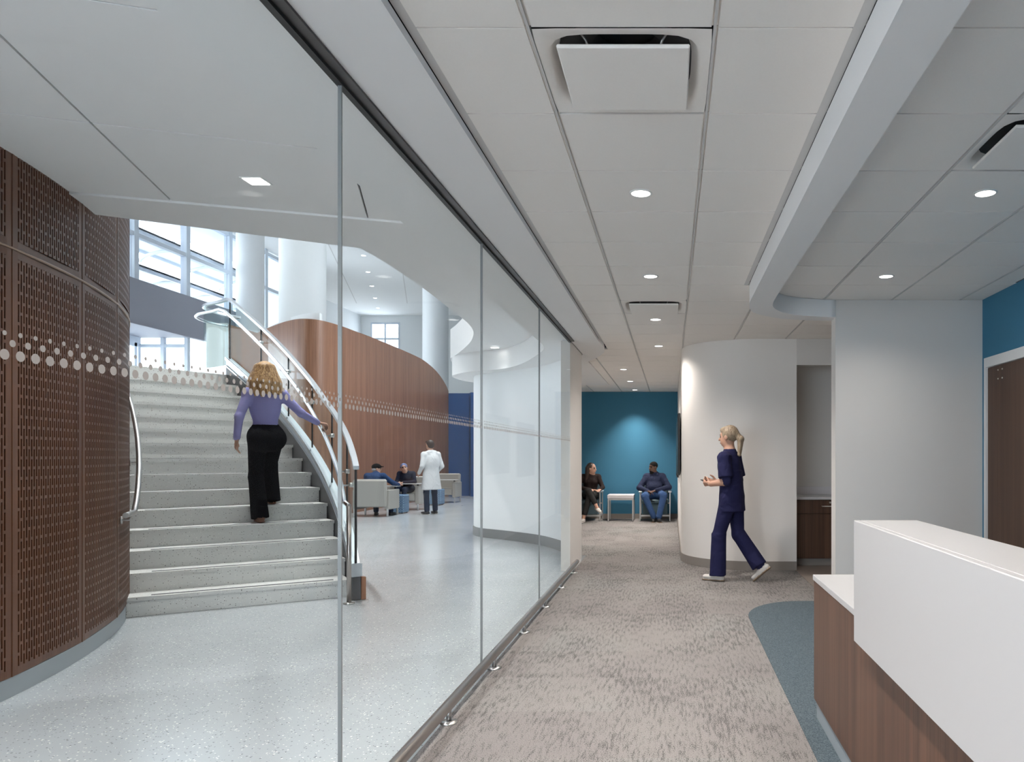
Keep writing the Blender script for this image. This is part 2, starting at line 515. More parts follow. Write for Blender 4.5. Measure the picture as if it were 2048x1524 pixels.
# ================================================================== corridor walls
# rounded wall block right of the waiting corner, with its alcove
arc = [(1.033 - .9 * math.cos(a), 9.77 - .9 * math.sin(a)) for a in np.linspace(0, math.pi / 2, 20)]
blk = [(.133, 16.3)] + arc + [(1.49, 8.87), (1.49, 16.3)]
o = MB().prism(blk, 0, ZC, True).build('wall_center', M_wallgrey)
for p in o.data.polygons: p.use_smooth = abs(p.normal.z) < .5 and p.center.x < 1.04 and p.center.y < 9.8
struct(o, 'white wall with a rounded corner where the nurse walks past', 'wall')
bb = offset([(.133, 16.2)] + arc + [(1.49, 8.87)], .012)
bb2 = [(.133, 16.2)] + arc + [(1.49, 8.87)]
o = MB().prism(offset(bb2, .012) + bb2[::-1], .001, .105).build('baseboard_center', M_basetaupe); struct(o, 'taupe rubber base along the rounded wall', 'baseboard')
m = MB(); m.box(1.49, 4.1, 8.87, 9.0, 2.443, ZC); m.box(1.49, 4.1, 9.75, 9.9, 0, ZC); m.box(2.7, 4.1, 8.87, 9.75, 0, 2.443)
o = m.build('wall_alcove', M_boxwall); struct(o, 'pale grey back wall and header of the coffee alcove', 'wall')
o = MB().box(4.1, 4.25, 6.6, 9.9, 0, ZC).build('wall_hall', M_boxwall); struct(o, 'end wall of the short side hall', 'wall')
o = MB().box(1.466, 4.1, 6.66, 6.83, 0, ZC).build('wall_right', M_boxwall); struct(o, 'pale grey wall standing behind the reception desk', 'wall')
o = MB().box(1.456, 1.466, 6.665, 6.825, 0.005, .105).build('baseboard_right', M_basetaupe); struct(o, 'taupe base at the end of the pale grey wall', 'baseboard')
# side wall with the door
m = MB(); m.box(2.78, 2.95, 6.62, 6.66, 0, ZC); m.box(2.78, 2.95, 5.5, 6.62, 2.225, ZC); m.box(2.78, 2.95, -3.8, 5.5, 0, ZC)
o = m.build('wall_side', M_teal); struct(o, 'teal painted side wall above the dark wooden door', 'wall')
d = empty('door_1', (2.8, 6.0, 0)); struct(d, 'dark walnut door in a white frame behind the reception desk', 'door')
L0 = Vector((-2.8, -6.0, 0))
m = MB(); m.box(2.772, 2.83, 6.575, 6.612, .006, 2.225); m.box(2.772, 2.83, 5.51, 5.55, .006, 2.225); m.box(2.772, 2.83, 5.55, 6.575, 2.14, 2.225)
m.build('door_frame', M_white, d, L0)
MB().box(2.79, 2.835, 5.555, 6.57, .01, 2.135).build('door_leaf', M_wooddoor, d, L0)
for yy in (6.36, 6.28):
    for zz in (2.02, 2.095):
        MB().lathe([(.007, 0), (.006, .006), (0, .007)], n=10).build('stud', M_chrome_d, d, L0 + Vector((2.79, yy, zz))).rotation_euler = (0, R(-90), 0)
m = MB(); m.tube([(2.79, 5.65, 1.0), (2.745, 5.65, 1.0), (2.745, 5.77, 1.0)], .01)
m.build('lever_handle', M_chrome_d, d, L0)
# back of the corridor
o = MB().box(-3.4, .133, 16.2, 16.35, 0, ZC).build('wall_back', M_teal); struct(o, 'saturated teal blue wall at the end of the corridor', 'wall')
o = MB().box(-3.3, .128, 16.188, 16.2, .001, .105).build('baseboard_back', M_basetaupe); struct(o, 'taupe rubber base below the teal end wall', 'baseboard')
o = MB().box(-3.42, -3.3, 13.6, 16.35, 0, ZC).build('wall_waiting', M_wallgrey); struct(o, 'white side wall of the waiting corner', 'wall')
o = MB().box(-1.2, 2.95, -3.95, -3.8, 0, ZC).build('wall_front', M_wallgrey); struct(o, 'white wall closing the corridor behind the viewer', 'wall')
# plenum lid
dk = [(-1.2, -4), (4.3, -4), (4.3, 16.5), (-3.42, 16.5), (-3.42, 13.2), (-3.1, 12.55), (-2.0, 11.5), (-1.5, 10.7), (-1.25, 10)]
m = MB(); m.prism(dk, 2.98, 3.04); m.box(-1.2, 4.3, -4, -3.95, ZC, 2.98); m.box(4.2, 4.3, -4, 16.5, ZC, 2.98); m.box(-3.4, 4.3, 16.4, 16.5, ZC, 2.98); m.box(-3.42, -3.38, 13.2, 16.4, ZC, 2.98)
o = m.build('ceiling_deck', M_dark); struct(o, 'dark void above the corridor ceiling tiles', 'ceiling')

# ================================================================== corridor ceiling
ceil = empty('ceiling', (0, 0, ZC)); struct(ceil, 'suspended ceiling of white square tiles in the corridor', 'ceiling')
G = .61; GX0 = -.468; GY0 = 2.431
tile_cache = {}
DIFF = {(0, 0), (0, 7), (3, 1)}        # cells with an air diffuser
def tile(x0, x1, y0, y1):
    w, h = round(x1 - x0, 3), round(y1 - y0, 3)
    if w < .05 or h < .05: return
    if (w, h) not in tile_cache:
        m = MB(); a, b = w / 2 - .0115, h / 2 - .0045
        m.box(-a, a, -b, b, .002, .016)
        m.box(-a - .007, a + .007, -b - .002, b + .002, .010, .022)
        ob = m.build('ceiling_tile', M_tile, ceil); tile_cache[(w, h)] = ob.data
        ob.location = ((x0 + x1) / 2, (y0 + y1) / 2, 0); return
    ob = link('ceiling_tile', tile_cache[(w, h)], ceil, ((x0 + x1) / 2, (y0 + y1) / 2, 0))
for j in range(-6, 23):
    y0 = GY0 + G * j; y1 = min(y0 + G, 16.2)
    for i in range(-6, 7):
        x0 = GX0 + G * i; x1 = x0 + G
        if (i, j) in DIFF: continue
        if y0 < 9.2 and x1 <= -.845: continue
        if y0 < 9.2: x0c = max(x0, -.845)
        else: x0c = max(x0, -1.69 if y0 < 11.2 else (-2.3 if y0 < 12.2 else -2.91 if y0 < 12.8 else -3.3))
        if x1 <= x0c: continue
        if y0 > 9.7 and x0 > .7: continue
        if x0 > 2.7 and y0 < 6.6: continue
        if y0 < 6.05:
            x1c = min(x1, 2.78)
            if x0c < .604: tile(x0c, min(x1c, .604), y0, y1)
            if x1c > .83: tile(max(x0c, .83), x1c, y0, y1)
        elif x0c < 2.78 or y0 > 6.6:
            tile(x0c, min(x1, 4.1), y0, y1)
def bar(x0, x1, y0, y1):
    MB().box(x0, x1, y0, y1, -.001, .02).build('grid_bar', M_tee, ceil)
for i in range(-5, 8):
    x = GX0 + G * i
    ya = (9.2 if x > -1.2 else 11.0 if x > -1.8 else 13.0) if x < -.845 else (-1.3 if x < 2.7 else 6.7)
    if x < -3.3 or x > 4.1: continue
    bar(x - .0045, x + .0045, ya, 16.2 if x < .7 else 9.7)
for j in range(-6, 23):
    y = GY0 + G * j
    xa = -.845 if y < 9.2 else -1.5 if y < 11.2 else -3.3 if y > 13 else -2.0
    xb = 2.78 if y < 6.6 else (4.1 if y < 9.7 else .75)
    MB().box(xa, xb, y - .004, y + .004, .012, .024).build('grid_bar', M_tee, ceil)
MB().box(-.8665, -.833, -3.8, 9.3, .004, .012).build('edge_trim', M_tee, ceil)
MB().box(.593, .6295, -3.8, 6.15, .004, .012).build('edge_trim', M_tee, ceil)
# soffit over the glass wall, corridor side, rounded far end
sof = [(-1.19, -3.8), (-.868, -3.8), (-.868, 8.6)] + crom([(-.868, 8.8), (-.845, 9.3), (-.88, 9.75), (-.96, 10.08), (-1.10, 10.5), (-1.287, 10.9), (-1.6, 11.2)], 6) + [(-1.75, 11.25), (-1.19, 10.0)]
o = MB().prism(sof, 2.722, ZC - .001).build('ceiling_soffit', M_ceilw); struct(o, 'white plaster soffit with a rounded end along the glass wall', 'ceiling')
# curved beam
outer = [(.63, -3.8), (.63, 5.7)] + crom([(.63, 5.9), (.64, 6.12), (.68, 6.36), (.771, 6.53), (.98, 6.72), (1.25, 6.81), (1.466, 6.83)], 5)
inner = [(1.466, 6.655)] + crom([(1.42, 6.65), (1.14, 6.57), (.966, 6.44), (.86, 6.24), (.825, 6.05), (.816, 5.8)], 5) + [(.816, -3.8)]
o = MB().prism(outer + inner, 2.60, ZC - .001, False).build('ceiling_beam', M_ceilw)
for p in o.data.polygons: p.use_smooth = abs(p.normal.z) < .5 and p.center.y > 5.6
struct(o, 'white dropped ceiling beam that curves right above the desk', 'beam')

# ================================================================== lobby ceiling
ZL = 3.05
CX, CY, RD = -10.06, 2.78, 6.5           # centre and radius of the wooden drum and of the stair
def pol(r, deg): return (CX + r * math.cos(R(deg)), CY + r * math.sin(R(deg)))
AL = R(17.6); ca, sa = math.cos(AL), math.sin(AL)
edge0 = Vector((-1.948, 5.415))           # far edge line of the panel field
pan = empty('ceiling', (edge0.x, edge0.y, ZL + .014)); pan.rotation_euler = (0, 0, AL)
struct(pan, 'lobby ceiling of large smooth white panels with dark joints', 'ceiling')
pm = MB().box(.006, 1.214, -1.214, -.006, 0, .03)
first = None
for j in range(0, 9):
    for i in range(-7, 3):
        # joint line E passes 0.2 m left of the corner along the field edge
        lx = -.24 + 1.22 * i; ly = -1.22 * j
        wx = edge0.x + (lx + .61) * ca - (ly - .61) * sa; wy = edge0.y + (lx + .61) * sa + (ly - .61) * ca
        if wx > -.9 or wy < -5.2: continue
        if wy < -4.9: continue
        if (wx - CX) ** 2 + (wy - CY) ** 2 < 5.2 ** 2: continue
        if first is None:
            first = pm.build('ceiling_panel', M_ceilw, pan); first.location = (lx, ly, 0)
        else: link('ceiling_panel', first.data, pan, (lx, ly, 0))
o = MB().prism([(-9, -5.5), (-1.2, -5.5), (-1.2, edge0.y + (-1.2 - edge0.x) * sa / ca), (-9, edge0.y + (-9 - edge0.x) * sa / ca)], ZL + .06, ZL + .12).build('ceiling_backing', M_dark); struct(o, 'dark backing seen in the joints of the lobby ceiling', 'ceiling')
def fe(x): return edge0.y + (x - edge0.x) * sa / ca
hole = crom([(-2.53, 6.06), (-2.5, 6.5), (-2.5, 7.5), (-2.545, 8.565), (-2.58, 9.36), (-2.65, 9.91), (-2.76, 10.38), (-3.02, 11.14), (-3.52, 12.28), (-3.83, 12.9)], 4)
poly = [(-5.6, fe(-5.6)), (-1.3, fe(-1.3)), (-1.3, 14.6), (-3.4, 14.6), (-3.9, 13.9), (-3.93, 13.3)] + hole[::-1] + [(-4.06, 5.20), (-5.6, 4.35)]
o = MB().prism(poly, ZL, ZL + .5).build('ceiling_border', M_ceilw); struct(o, 'white plaster ceiling edge around the opening to the tall atrium', 'ceiling')
# soffit over the glass, lobby side, sweeping into the curved bulkhead
front = [(-1.586, -4.2), (-1.586, 8.6)] + crom([(-1.586, 9.0), (-1.60, 9.3), (-1.66, 9.65), (-1.815, 10.09), (-2.153, 10.93), (-2.5, 11.55), (-2.856, 11.9), (-3.2, 12.08), (-3.5, 12.36), (-3.75, 12.75), (-3.83, 13.2), (-3.75, 13.8), (-3.4, 14.4)], 6)
o = MB().prism(front + [(-1.215, 14.5), (-1.215, -4.2)], 2.735, ZL - .001, False).build('ceiling_bulkhead', M_ceilw)
for p in o.data.polygons: p.use_smooth = abs(p.normal.z) < .5 and p.center.y > 8.6
struct(o, 'white curved bulkhead that swings off the glass wall into the lobby', 'ceiling')

# ================================================================== white curved lobby wall
cw = crom([(-1.29, 8.82), (-1.31, 9.5), (-1.40, 10.2), (-1.57, 10.64), (-2.016, 11.40), (-2.6, 12.0), (-3.18, 12.5), (-3.40, 12.85), (-3.48, 13.2), (-3.42, 13.7), (-3.1, 14.3), (-2.3, 14.8)], 8)
o = MB().prism(cw + [(-2.3, 14.6)] + offset(cw, .09)[::-1], 0, 2.735).build('wall_left', M_lobwhite)
for p in o.data.polygons: p.use_smooth = abs(p.normal.z) < .5 and p.area > .02 and p.center.y > 9
struct(o, 'smooth white curved wall beyond the glass partition', 'wall')
cb = [p for p in cw if p[1] > 8.9 and p[1] < 14.2]
o = MB().prism(offset(cb, -.012) + cb[::-1], .001, .15).build('baseboard_left', M_basegrey); struct(o, 'dark grey base under the white curved wall', 'baseboard')
m = MB(); e = [(-1.2, 8.82)] + [(-1.2 - .1 * (1 - math.cos(a)), 9.95 + .13 * math.sin(a)) for a in np.linspace(0, math.pi / 2, 6)] + [(-1.31, 10.08), (-1.31, 8.82)]
o = m.prism(e, 0, 2.722).build('wall_end', M_wallgrey); struct(o, 'narrow white wall end where the glass partition stops', 'wall')

# ================================================================== wooden drum (left)
drum = empty('wall_drum', (CX, CY, 0)); struct(drum, 'curved drum wall of slotted walnut panels beside the stair', 'wall')
th = [math.degrees(math.atan2(0, 0))]
JOINT0, JSTEP = 19.9, 7.25                 # first panel joint angle, panel arc
m = MB(); n = 90
def cyl(r0, z0, z1, a0, a1, k):
    mm = MB(); A = np.linspace(R(a0), R(a1), k)
    mm.add([(r0 * math.cos(a), r0 * math.sin(a), z0) for a in A] + [(r0 * math.cos(a), r0 * math.sin(a), z1) for a in A],
           [(i, i + 1, k + i + 1, k + i) for i in range(k - 1)], True)
    return mm
cyl(RD - .03, .0, 8.6, -180, 180, 120).build('backing', M_dark, drum)
def drum_panel(z0, z1):
    """slotted panel centred on angle 0, frame around, real openings"""
    mm = MB(); half = R(JSTEP / 2) - .0012; rr = RD
    margin = .040 / RD; pitch = .0248 / RD
    def q(a0, a1, za, zb, r=rr):
        mm.add([(r * math.cos(a0), r * math.sin(a0), za), (r * math.cos(a1), r * math.sin(a1), za), (r * math.cos(a1), r * math.sin(a1), zb), (r * math.cos(a0), r * math.sin(a0), zb)], [(0, 1, 2, 3)])
    q(-half, -half + margin, z0, z1); q(half - margin, half, z0, z1)
    a = -half + margin; ncol = int((2 * half - 2 * margin) / pitch); pitch = (2 * half - 2 * margin) / ncol
    fr = .045
    q(-half + margin, half - margin, z0, z0 + fr); q(-half + margin, half - margin, z1 - fr, z1)
    per = .118; br = .018
    for c in range(ncol):
        a0 = a + c * pitch; a1 = a0 + pitch * .50; a2 = a0 + pitch
        q(a1, a2, z0 + fr, z1 - fr)
        z = z0 + fr; ph = 0 if c % 2 else per / 2
        zz = z0 + fr + ph - per
        last = z0 + fr
        while zz < z1 - fr:
            b0, b1 = max(zz, z0 + fr), min(zz + br, z1 - fr)
            if b1 > b0: q(a0, a1, b0, b1)
            s0, s1 = max(zz + br, z0 + fr), min(zz + per, z1 - fr)
            if s1 > s0:    # slot cheeks
                for an in (a0, a1):
                    mm.add([(rr * math.cos(an), rr * math.sin(an), s0), (rr * math.cos(an), rr * math.sin(an), s1), ((rr - .014) * math.cos(an), (rr - .014) * math.sin(an), s1), ((rr - .014) * math.cos(an), (rr - .014) * math.sin(an), s0)], [(0, 1, 2, 3)])
            zz += per
    # panel edges
    for an in (-half, half):
        mm.add([(rr * math.cos(an), rr * math.sin(an), z0), (rr * math.cos(an), rr * math.sin(an), z1), ((rr - .02) * math.cos(an), (rr - .02) * math.sin(an), z1), ((rr - .02) * math.cos(an), (rr - .02) * math.sin(an), z0)], [(0, 1, 2, 3)])
    return mm
pl = ph_ = None
for k in range(-2, 7):
    ang = JOINT0 - JSTEP / 2 - JSTEP * 1 + JSTEP * k
    if pl is None:
        pl = drum_panel(.115, 2.527).build('slotted_panel', M_wooddrum, drum); a_ = pl
        ph_ = drum_panel(2.537, 5.2).build('slotted_panel', M_wooddrum, drum); b_ = ph_
    else:
        a_ = link('slotted_panel', pl.data, drum); b_ = link('slotted_panel', ph_.data, drum)
    for x in (a_, b_): x.rotation_euler = (0, 0, R(ang))
    j = link('joint_strip', None, None) if False else None
strip = MB().box(RD - .012, RD + .003, -.006, .006, .115, 5.2)
s0 = None
for k in range(-2, 8):
    if s0 is None: s0 = strip.build('joint_strip', M_wooddrum, drum); x = s0
    else: x = link('joint_strip', s0.data, drum)
    x.rotation_euler = (0, 0, R(JOINT0 - JSTEP * 2 + JSTEP * k))
# light reveal line between the panel rows
mm = MB(); A = np.linspace(R(-2), R(62), 60)
mm.sweep([[((RD - .015) * math.cos(a), (RD - .015) * math.sin(a), 2.526), ((RD + .006) * math.cos(a), (RD + .006) * math.sin(a), 2.526), ((RD + .006) * math.cos(a), (RD + .006) * math.sin(a), 2.538), ((RD - .015) * math.cos(a), (RD - .015) * math.sin(a), 2.538)] for a in A])
mm.build('reveal_strip', mat('bronze_strip', (.33, .22, .16), .35, .5), drum)
bm_ = MB(); A = np.linspace(R(-30), R(31.6), 60)
bm_.sweep([[((RD - .03) * math.cos(a), (RD - .03) * math.sin(a), .001), ((RD - .006) * math.cos(a), (RD - .006) * math.sin(a), .001), ((RD - .006) * math.cos(a), (RD - .006) * math.sin(a), .112), ((RD - .03) * math.cos(a), (RD - .03) * math.sin(a), .112)] for a in A], False)
bm_.build('base_strip', M_base, drum)

# ================================================================== lobby enclosure out of view
m = MB(); m.box(-15, -8.3, -4.4, -4.2, 0, 3.1); m.box(-8.3, -1.2, -4.4, -4.2, 2.95, 3.1); m.box(-8.3, -1.2, -4.4, -4.2, 0, .2); m.box(-1.5, -1.2, -4.4, -4.2, .2, 2.95)
o = m.build('wall_lobby', M_lobwhite); struct(o, 'white lobby wall around the added window behind the viewer', 'wall')
lw_ = empty('added_window', (-4.9, -4.3, 0)); struct(lw_, 'unseen window added behind the viewer to daylight the lobby', 'window')  # unseen window, added to bring daylight onto the stair risers and drum
W0 = -Vector(lw_.location)
for k in range(5): MB().box(-8.3 + 1.7 * k - .05, -8.3 + 1.7 * k + .05, -4.36, -4.24, .2, 2.95).build('mullion', M_mull, lw_, W0)
for k in range(4): MB().box(-8.25 + 1.7 * k, -6.65 + 1.7 * k, -4.31, -4.295, .2, 2.95).build('pane', M_pane, lw_, W0)
m = MB(); m.box(-2.40, -2.3, 6.0, 14.6, ZL + .5, 8.6); m.prism([(-5.6, 4.3), (-2.4, 6.06), (-2.3, 5.95), (-5.5, 4.15)], ZL + .5, 8.6); m.box(-2.45, -1.0, 16.55, 26.5, 0, 8.6)
o = m.build('wall_atrium', M_lobwhite); struct(o, 'tall white side wall of the atrium', 'wall')
# ================================================================== atrium
ZA = 8.6
o = MB().box(-16.3, -1, 3.9, 39, ZA, ZA + .3).build('ceiling_atrium', M_ceilw); struct(o, 'high white atrium ceiling with a row of small lights', 'ceiling')
# joints in the high ceiling
for k, (x0, y0) in enumerate([(-10.6, 22.0), (-8.2, 22.0), (-5.9, 26.0)]):
    dx, dy = -math.sin(R(18)), math.cos(R(18))
    a = Vector((x0, y0)); b = a + Vector((dx, dy)) * 14
    n_ = Vector((dy, -dx)) * .018
    o = MB().prism([tuple(a - n_), tuple(b - n_), tuple(b + n_), tuple(a + n_)], ZA - .004, ZA + .01).build('trim_%d' % (k + 1), M_tee)
    struct(o, 'thin joint line in the high atrium ceiling, number %s from the windows' % ('one', 'two', 'three')[k], 'trim')

# blue wall and white wall right of the wood feature wall
m = MB(); m.prism([(-7.62, 25.4), (-6.9, 25.4), (-6.75, 25.05), (-6.2, 25.05), (-6.05, 25.3), (-2.5, 25.3), (-2.5, 25.7), (-7.62, 25.7)], 0, 3.5)
o = m.build('wall_blue', M_navy); struct(o, 'deep blue lobby wall at the end of the wood wall', 'wall')
o = MB().box(-6.2, -5.5, 24.55, 24.85, .001, .25).build('low_plinth', M_lobwhite); tag(o, 'low white plinth on the floor before the blue wall', 'plinth')
o = MB().box(-7.0, -2.4, 26.6, 26.9, 0, ZA).build('wall_upper', M_lobwhite); struct(o, 'white upper wall above the blue wall', 'wall')

# wood feature wall with waving top
fp = [(-11.2, 19.6, 4.42), (-10.2, 18.4, 4.42), (-9.3, 17.45, 4.42), (-8.7, 16.85, 4.41), (-8.2, 16.5, 4.40), (-7.85, 16.6, 4.39), (-7.66, 17.1, 4.37), (-7.6, 17.9, 4.36), (-7.6, 19.0, 4.37), (-7.6, 20.6, 4.36), (-7.6, 22.2, 4.33), (-7.6, 22.97, 4.28), (-7.6, 23.9, 4.14), (-7.6, 24.6, 3.95), (-7.6, 25.1, 3.75), (-7.6, 25.39, 3.58)]
fc = crom(fp, 5)
o = ribbon([(x, y) for x, y, z in fc], -.22, 0, [z for x, y, z in fc]).build('wall_wood', M_wood)
recalc(o); struct(o, 'walnut feature wall with a waving top behind the lounge seats', 'wall')
wp = [(x + .16, y + .20, z + .17) for x, y, z in fc if x < -7.8 and y > 16.4]
wp = wp[:[i for i, p in enumerate(wp) if p[0] > -7.9 or i == len(wp) - 1][0] + 1]
o = ribbon([(x, y) for x, y, z in wp], -.12, 3.0, [z for x, y, z in wp]).build('wall_parapet', M_lobwhite); recalc(o)
struct(o, 'white parapet showing above the left end of the wood wall', 'wall')
# white panel behind: upper level walls
# landing guard wall in wood
gw = [(-7.2, 12.1), (-7.2, 12.6), (-7.2, 13.3)]
gwc = crom(gw, 5)
o = ribbon(gwc, -.3, 0, 3.5).build('wall_guard', M_wood); recalc(o); struct(o, 'lower walnut guard wall beside the stair landing', 'wall')
o = MB().box(-7.52, -7.195, 12.04, 12.1, 2.5, 3.51).build('trim_4', M_lobwhite); struct(o, 'white end cap on the landing guard wall', 'trim')

# landing slab
def Rout(d): return 8.24 + (d - 32.5) * .0103
land = [pol(6.4, 63.4), pol(8.56, 63.4), (-6.82, 10.92), (-6.98, 11.15), (-7.0, 11.7), (-7.1, 12.02), (-7.5, 12.05), (-7.5, 13.3), (-8.4, 15.2), (-9.6, 17.1), (-10.3, 18.2), (-10.3, 38.4), (-17.5, 38.4), (-17.5, 6.5), (-13.5, 8.0)]
o = MB().prism(land, 2.33, 2.497).build('floor_landing', M_terrst); struct(o, 'pale terrazzo floor of the upper entrance landing', 'floor')

# columns
def column(x, y, r, lab):
    m = MB().lathe([(r, 0), (r, ZA)], (x, y, 0), 48)
    m.lathe([(r + .02, 2.5), (r + .02, 2.62), (r, 2.63)], (x, y, 0), 48)
    o = m.build('column', M_lobwhite); tag(o, lab, 'column')
column(-8.86, 17.9, .515, 'thick white round column right behind the peak of the wood wall')
column(-13.4, 23.7, .40, 'slim white round column beside the left window wall')
column(-9.25, 29.2, .49, 'white round column above the low end of the wood wall')

# ------------------------------------------------------------------ left window wall
XW = -14.2
win = empty('window_1', (XW, 0, 0)); struct(win, 'tall window wall with pale mullions on the left of the atrium', 'window')
SP = 2.11; MY = [19.7 - SP * 2 + SP * k for k in range(0, 7)]
Wv = Vector((-XW, 0, 0))
for y in MY:
    MB().box(XW - .12, XW + .06, y - .085, y + .085, 6.0 if y < 22.5 else 2.5, ZA).build('mullion', M_mull, win, Wv)
TR = [6.04, 7.23, 8.45]
for z in TR[1:] + [4.9]:
    MB().box(XW - .10, XW + .05, MY[0] if z > 5 else 25.6, MY[-1], z - .055, z + .055).build('transom', M_mull, win, Wv)
pcache = {}
for i in range(len(MY) - 1):
    for z0, z1 in ((6.04, 7.175), (7.285, 8.395)) + (((2.52, 4.82), (4.98, 6.0)) if MY[i] > 22.5 else ()):
        MB().box(XW - .035, XW - .02, MY[i] + .085, MY[i + 1] - .085, z0, z1).build('pane', M_pane, win, Wv)
# grey header box of the entrance and doors
m = MB(); m.box(XW - 1.6, XW + .08, 8.2, 22.0, 4.84, 6.04); m.box(XW - .06, XW + .08, 22.0, 25.6, 4.84, 6.04)
m.box(XW + .06, XW + .10, 8.2, 25.6, 4.84, 4.90)
o = m.build('wall_entrance', M_spandrel); struct(o, 'grey header panel above the entrance doors', 'wall')
vw = empty('window_4', (XW - .8, 21.92, 2.5)); struct(vw, 'glazed return at the end of the entrance vestibule', 'window')
VW0 = -Vector(vw.location)
for xx in (XW - 1.5, XW - .75, XW - .05): MB().box(xx - .05, xx + .05, 21.86, 21.98, 2.5, 4.84).build('mullion', M_mull, vw, VW0)
for zz in (2.54, 4.6): MB().box(XW - 1.45, XW - .1, 21.87, 21.97, zz - .05, zz + .05).build('transom', M_mull, vw, VW0)
for xx in (XW - 1.45, XW - .70): MB().box(xx, xx + .6, 21.915, 21.93, 2.59, 4.55).build('pane', M_pane, vw, VW0)
dr = empty('door_2', (XW - 1.45, 18, 2.5)); struct(dr, 'glazed entrance doors in pale frames under the grey header', 'door')
D0 = -Vector(dr.location)
for y in (14.0, 15.1, 16.2, 17.3, 18.4, 19.5, 20.6, 21.7):
    MB().box(XW - 1.5, XW - 1.4, y - .05, y + .05, 2.5, 4.66).build('door_stile', M_mull, dr, D0)
for i, y in enumerate((14.0, 15.1, 16.2, 17.3, 18.4, 19.5, 20.6)):
    MB().box(XW - 1.46, XW - 1.445, y + .05, y + 1.05, 2.56, 4.56).build('pane', M_pane, dr, D0)
MB().box(XW - 1.5, XW - 1.4, 8.2, 21.85, 4.56, 4.84).build('door_head', M_mull, dr, D0)
MB().box(XW - 1.49, XW - 1.41, 8.2, 21.85, 2.5, 2.56).build('threshold', M_alu, dr, D0)
# solid white wall past the windows and the far wall with its corner window
m = MB(); m.box(-16.2, -16.0, MY[-1] + .09, 38.4, 0, ZA); m.box(-16.2, XW - .12, MY[-1] + .09, MY[-1] + .25, 0, ZA)
o = m.build('wall_window_side', M_lobwhite); struct(o, 'solid white wall past the left window wall', 'wall')
m = MB(); m.box(-14.0, -1.0, 38.4, 38.6, 0, ZA); m.box(-16.2, -15.5, 38.4, 38.6, 0, ZA); m.box(-15.5, -14.0, 38.4, 38.6, 8.25, ZA); m.box(-15.5, -14.0, 38.4, 38.6, 0, 2.9)
o = m.build('wall_far', M_lobwhite); struct(o, 'white wall closing the back of the atrium', 'wall')
fw = empty('window_2', (-14.75, 38.5, 2.9)); struct(fw, 'narrow tall window in the far corner of the atrium', 'window')
F0 = -Vector(fw.location)
for x in (-15.46, -14.75, -14.04): MB().box(x - .04, x + .04, 38.38, 38.56, 2.9, 8.25).build('mullion', M_mull, fw, F0)
for z in (2.95, 4.8, 6.2, 7.4, 8.2): MB().box(-15.42, -14.08, 38.4, 38.54, z - .045, z + .045).build('transom', M_mull, fw, F0)
for x in (-15.42, -14.71):
    for z0, z1 in ((3.0, 4.75), (4.85, 6.15), (6.25, 7.35), (7.45, 8.15)): MB().box(x, x + .63, 38.47, 38.485, z0, z1).build('pane', M_pane, fw, F0)
m = MB(); m.box(-1.2, -1.0, 26.5, 38.4, 0, ZA)
o = m.build('wall_north', M_lobwhite); struct(o, 'white side wall at the far right of the atrium', 'wall')
# canopy outside the left windows: three pale sunshades with curved brackets
for k, (z, x1) in enumerate(((6.75, -15.1), (7.75, -15.0), (8.9, -15.3))):
    t = empty('sunshade', (x1, 24, z)); tag(t, 'pale exterior sunshade outside the left windows, %s of three' % ('lowest', 'middle', 'topmost')[k], 'sunshade', 'exterior sunshades')
    m = MB(); m.box(-1.5, 0, -12, 3.4, 0, .05); m.box(-.06, 0, -12, 3.4, -.10, .06); m.box(-1.5, -1.42, -12, 3.4, -.1, .06)
    m.build('blade', M_ext, t)
    for q in range(-11, 4, 2):
        ar = [(-.02 - 1.4 * math.sin(a), q, -.02 - .38 * (1 - math.cos(a)) ) for a in np.linspace(0, math.pi / 2, 8)]
        MB().tube(ar, .05, 6).build('bracket', M_ext, t)
o = MB().box(-80, -17.4, -10, 80, 2.2, 2.35).build('ground', M_paving); struct(o, 'pale paving outside the entrance', 'ground')
for k, (x, w, h, y, lab) in enumerate([(-24, 9, 11.5, 62, 'pale office building seen through the far corner window')]):
    b = empty('far_building', (x, y, 2)); tag(b, lab, 'building')
    MB().box(-w / 2, w / 2, 0, 6, 0, h).build('wall', M_ext, b)
    for i in range(5):
        for j in range(3):
            MB().box(-w / 2 + .5 + i * 1.7, -w / 2 + 1.7 + i * 1.7, -.05, .02, .8 + j * 3, 2.9 + j * 3).build('window', M_sky_bldg, b)

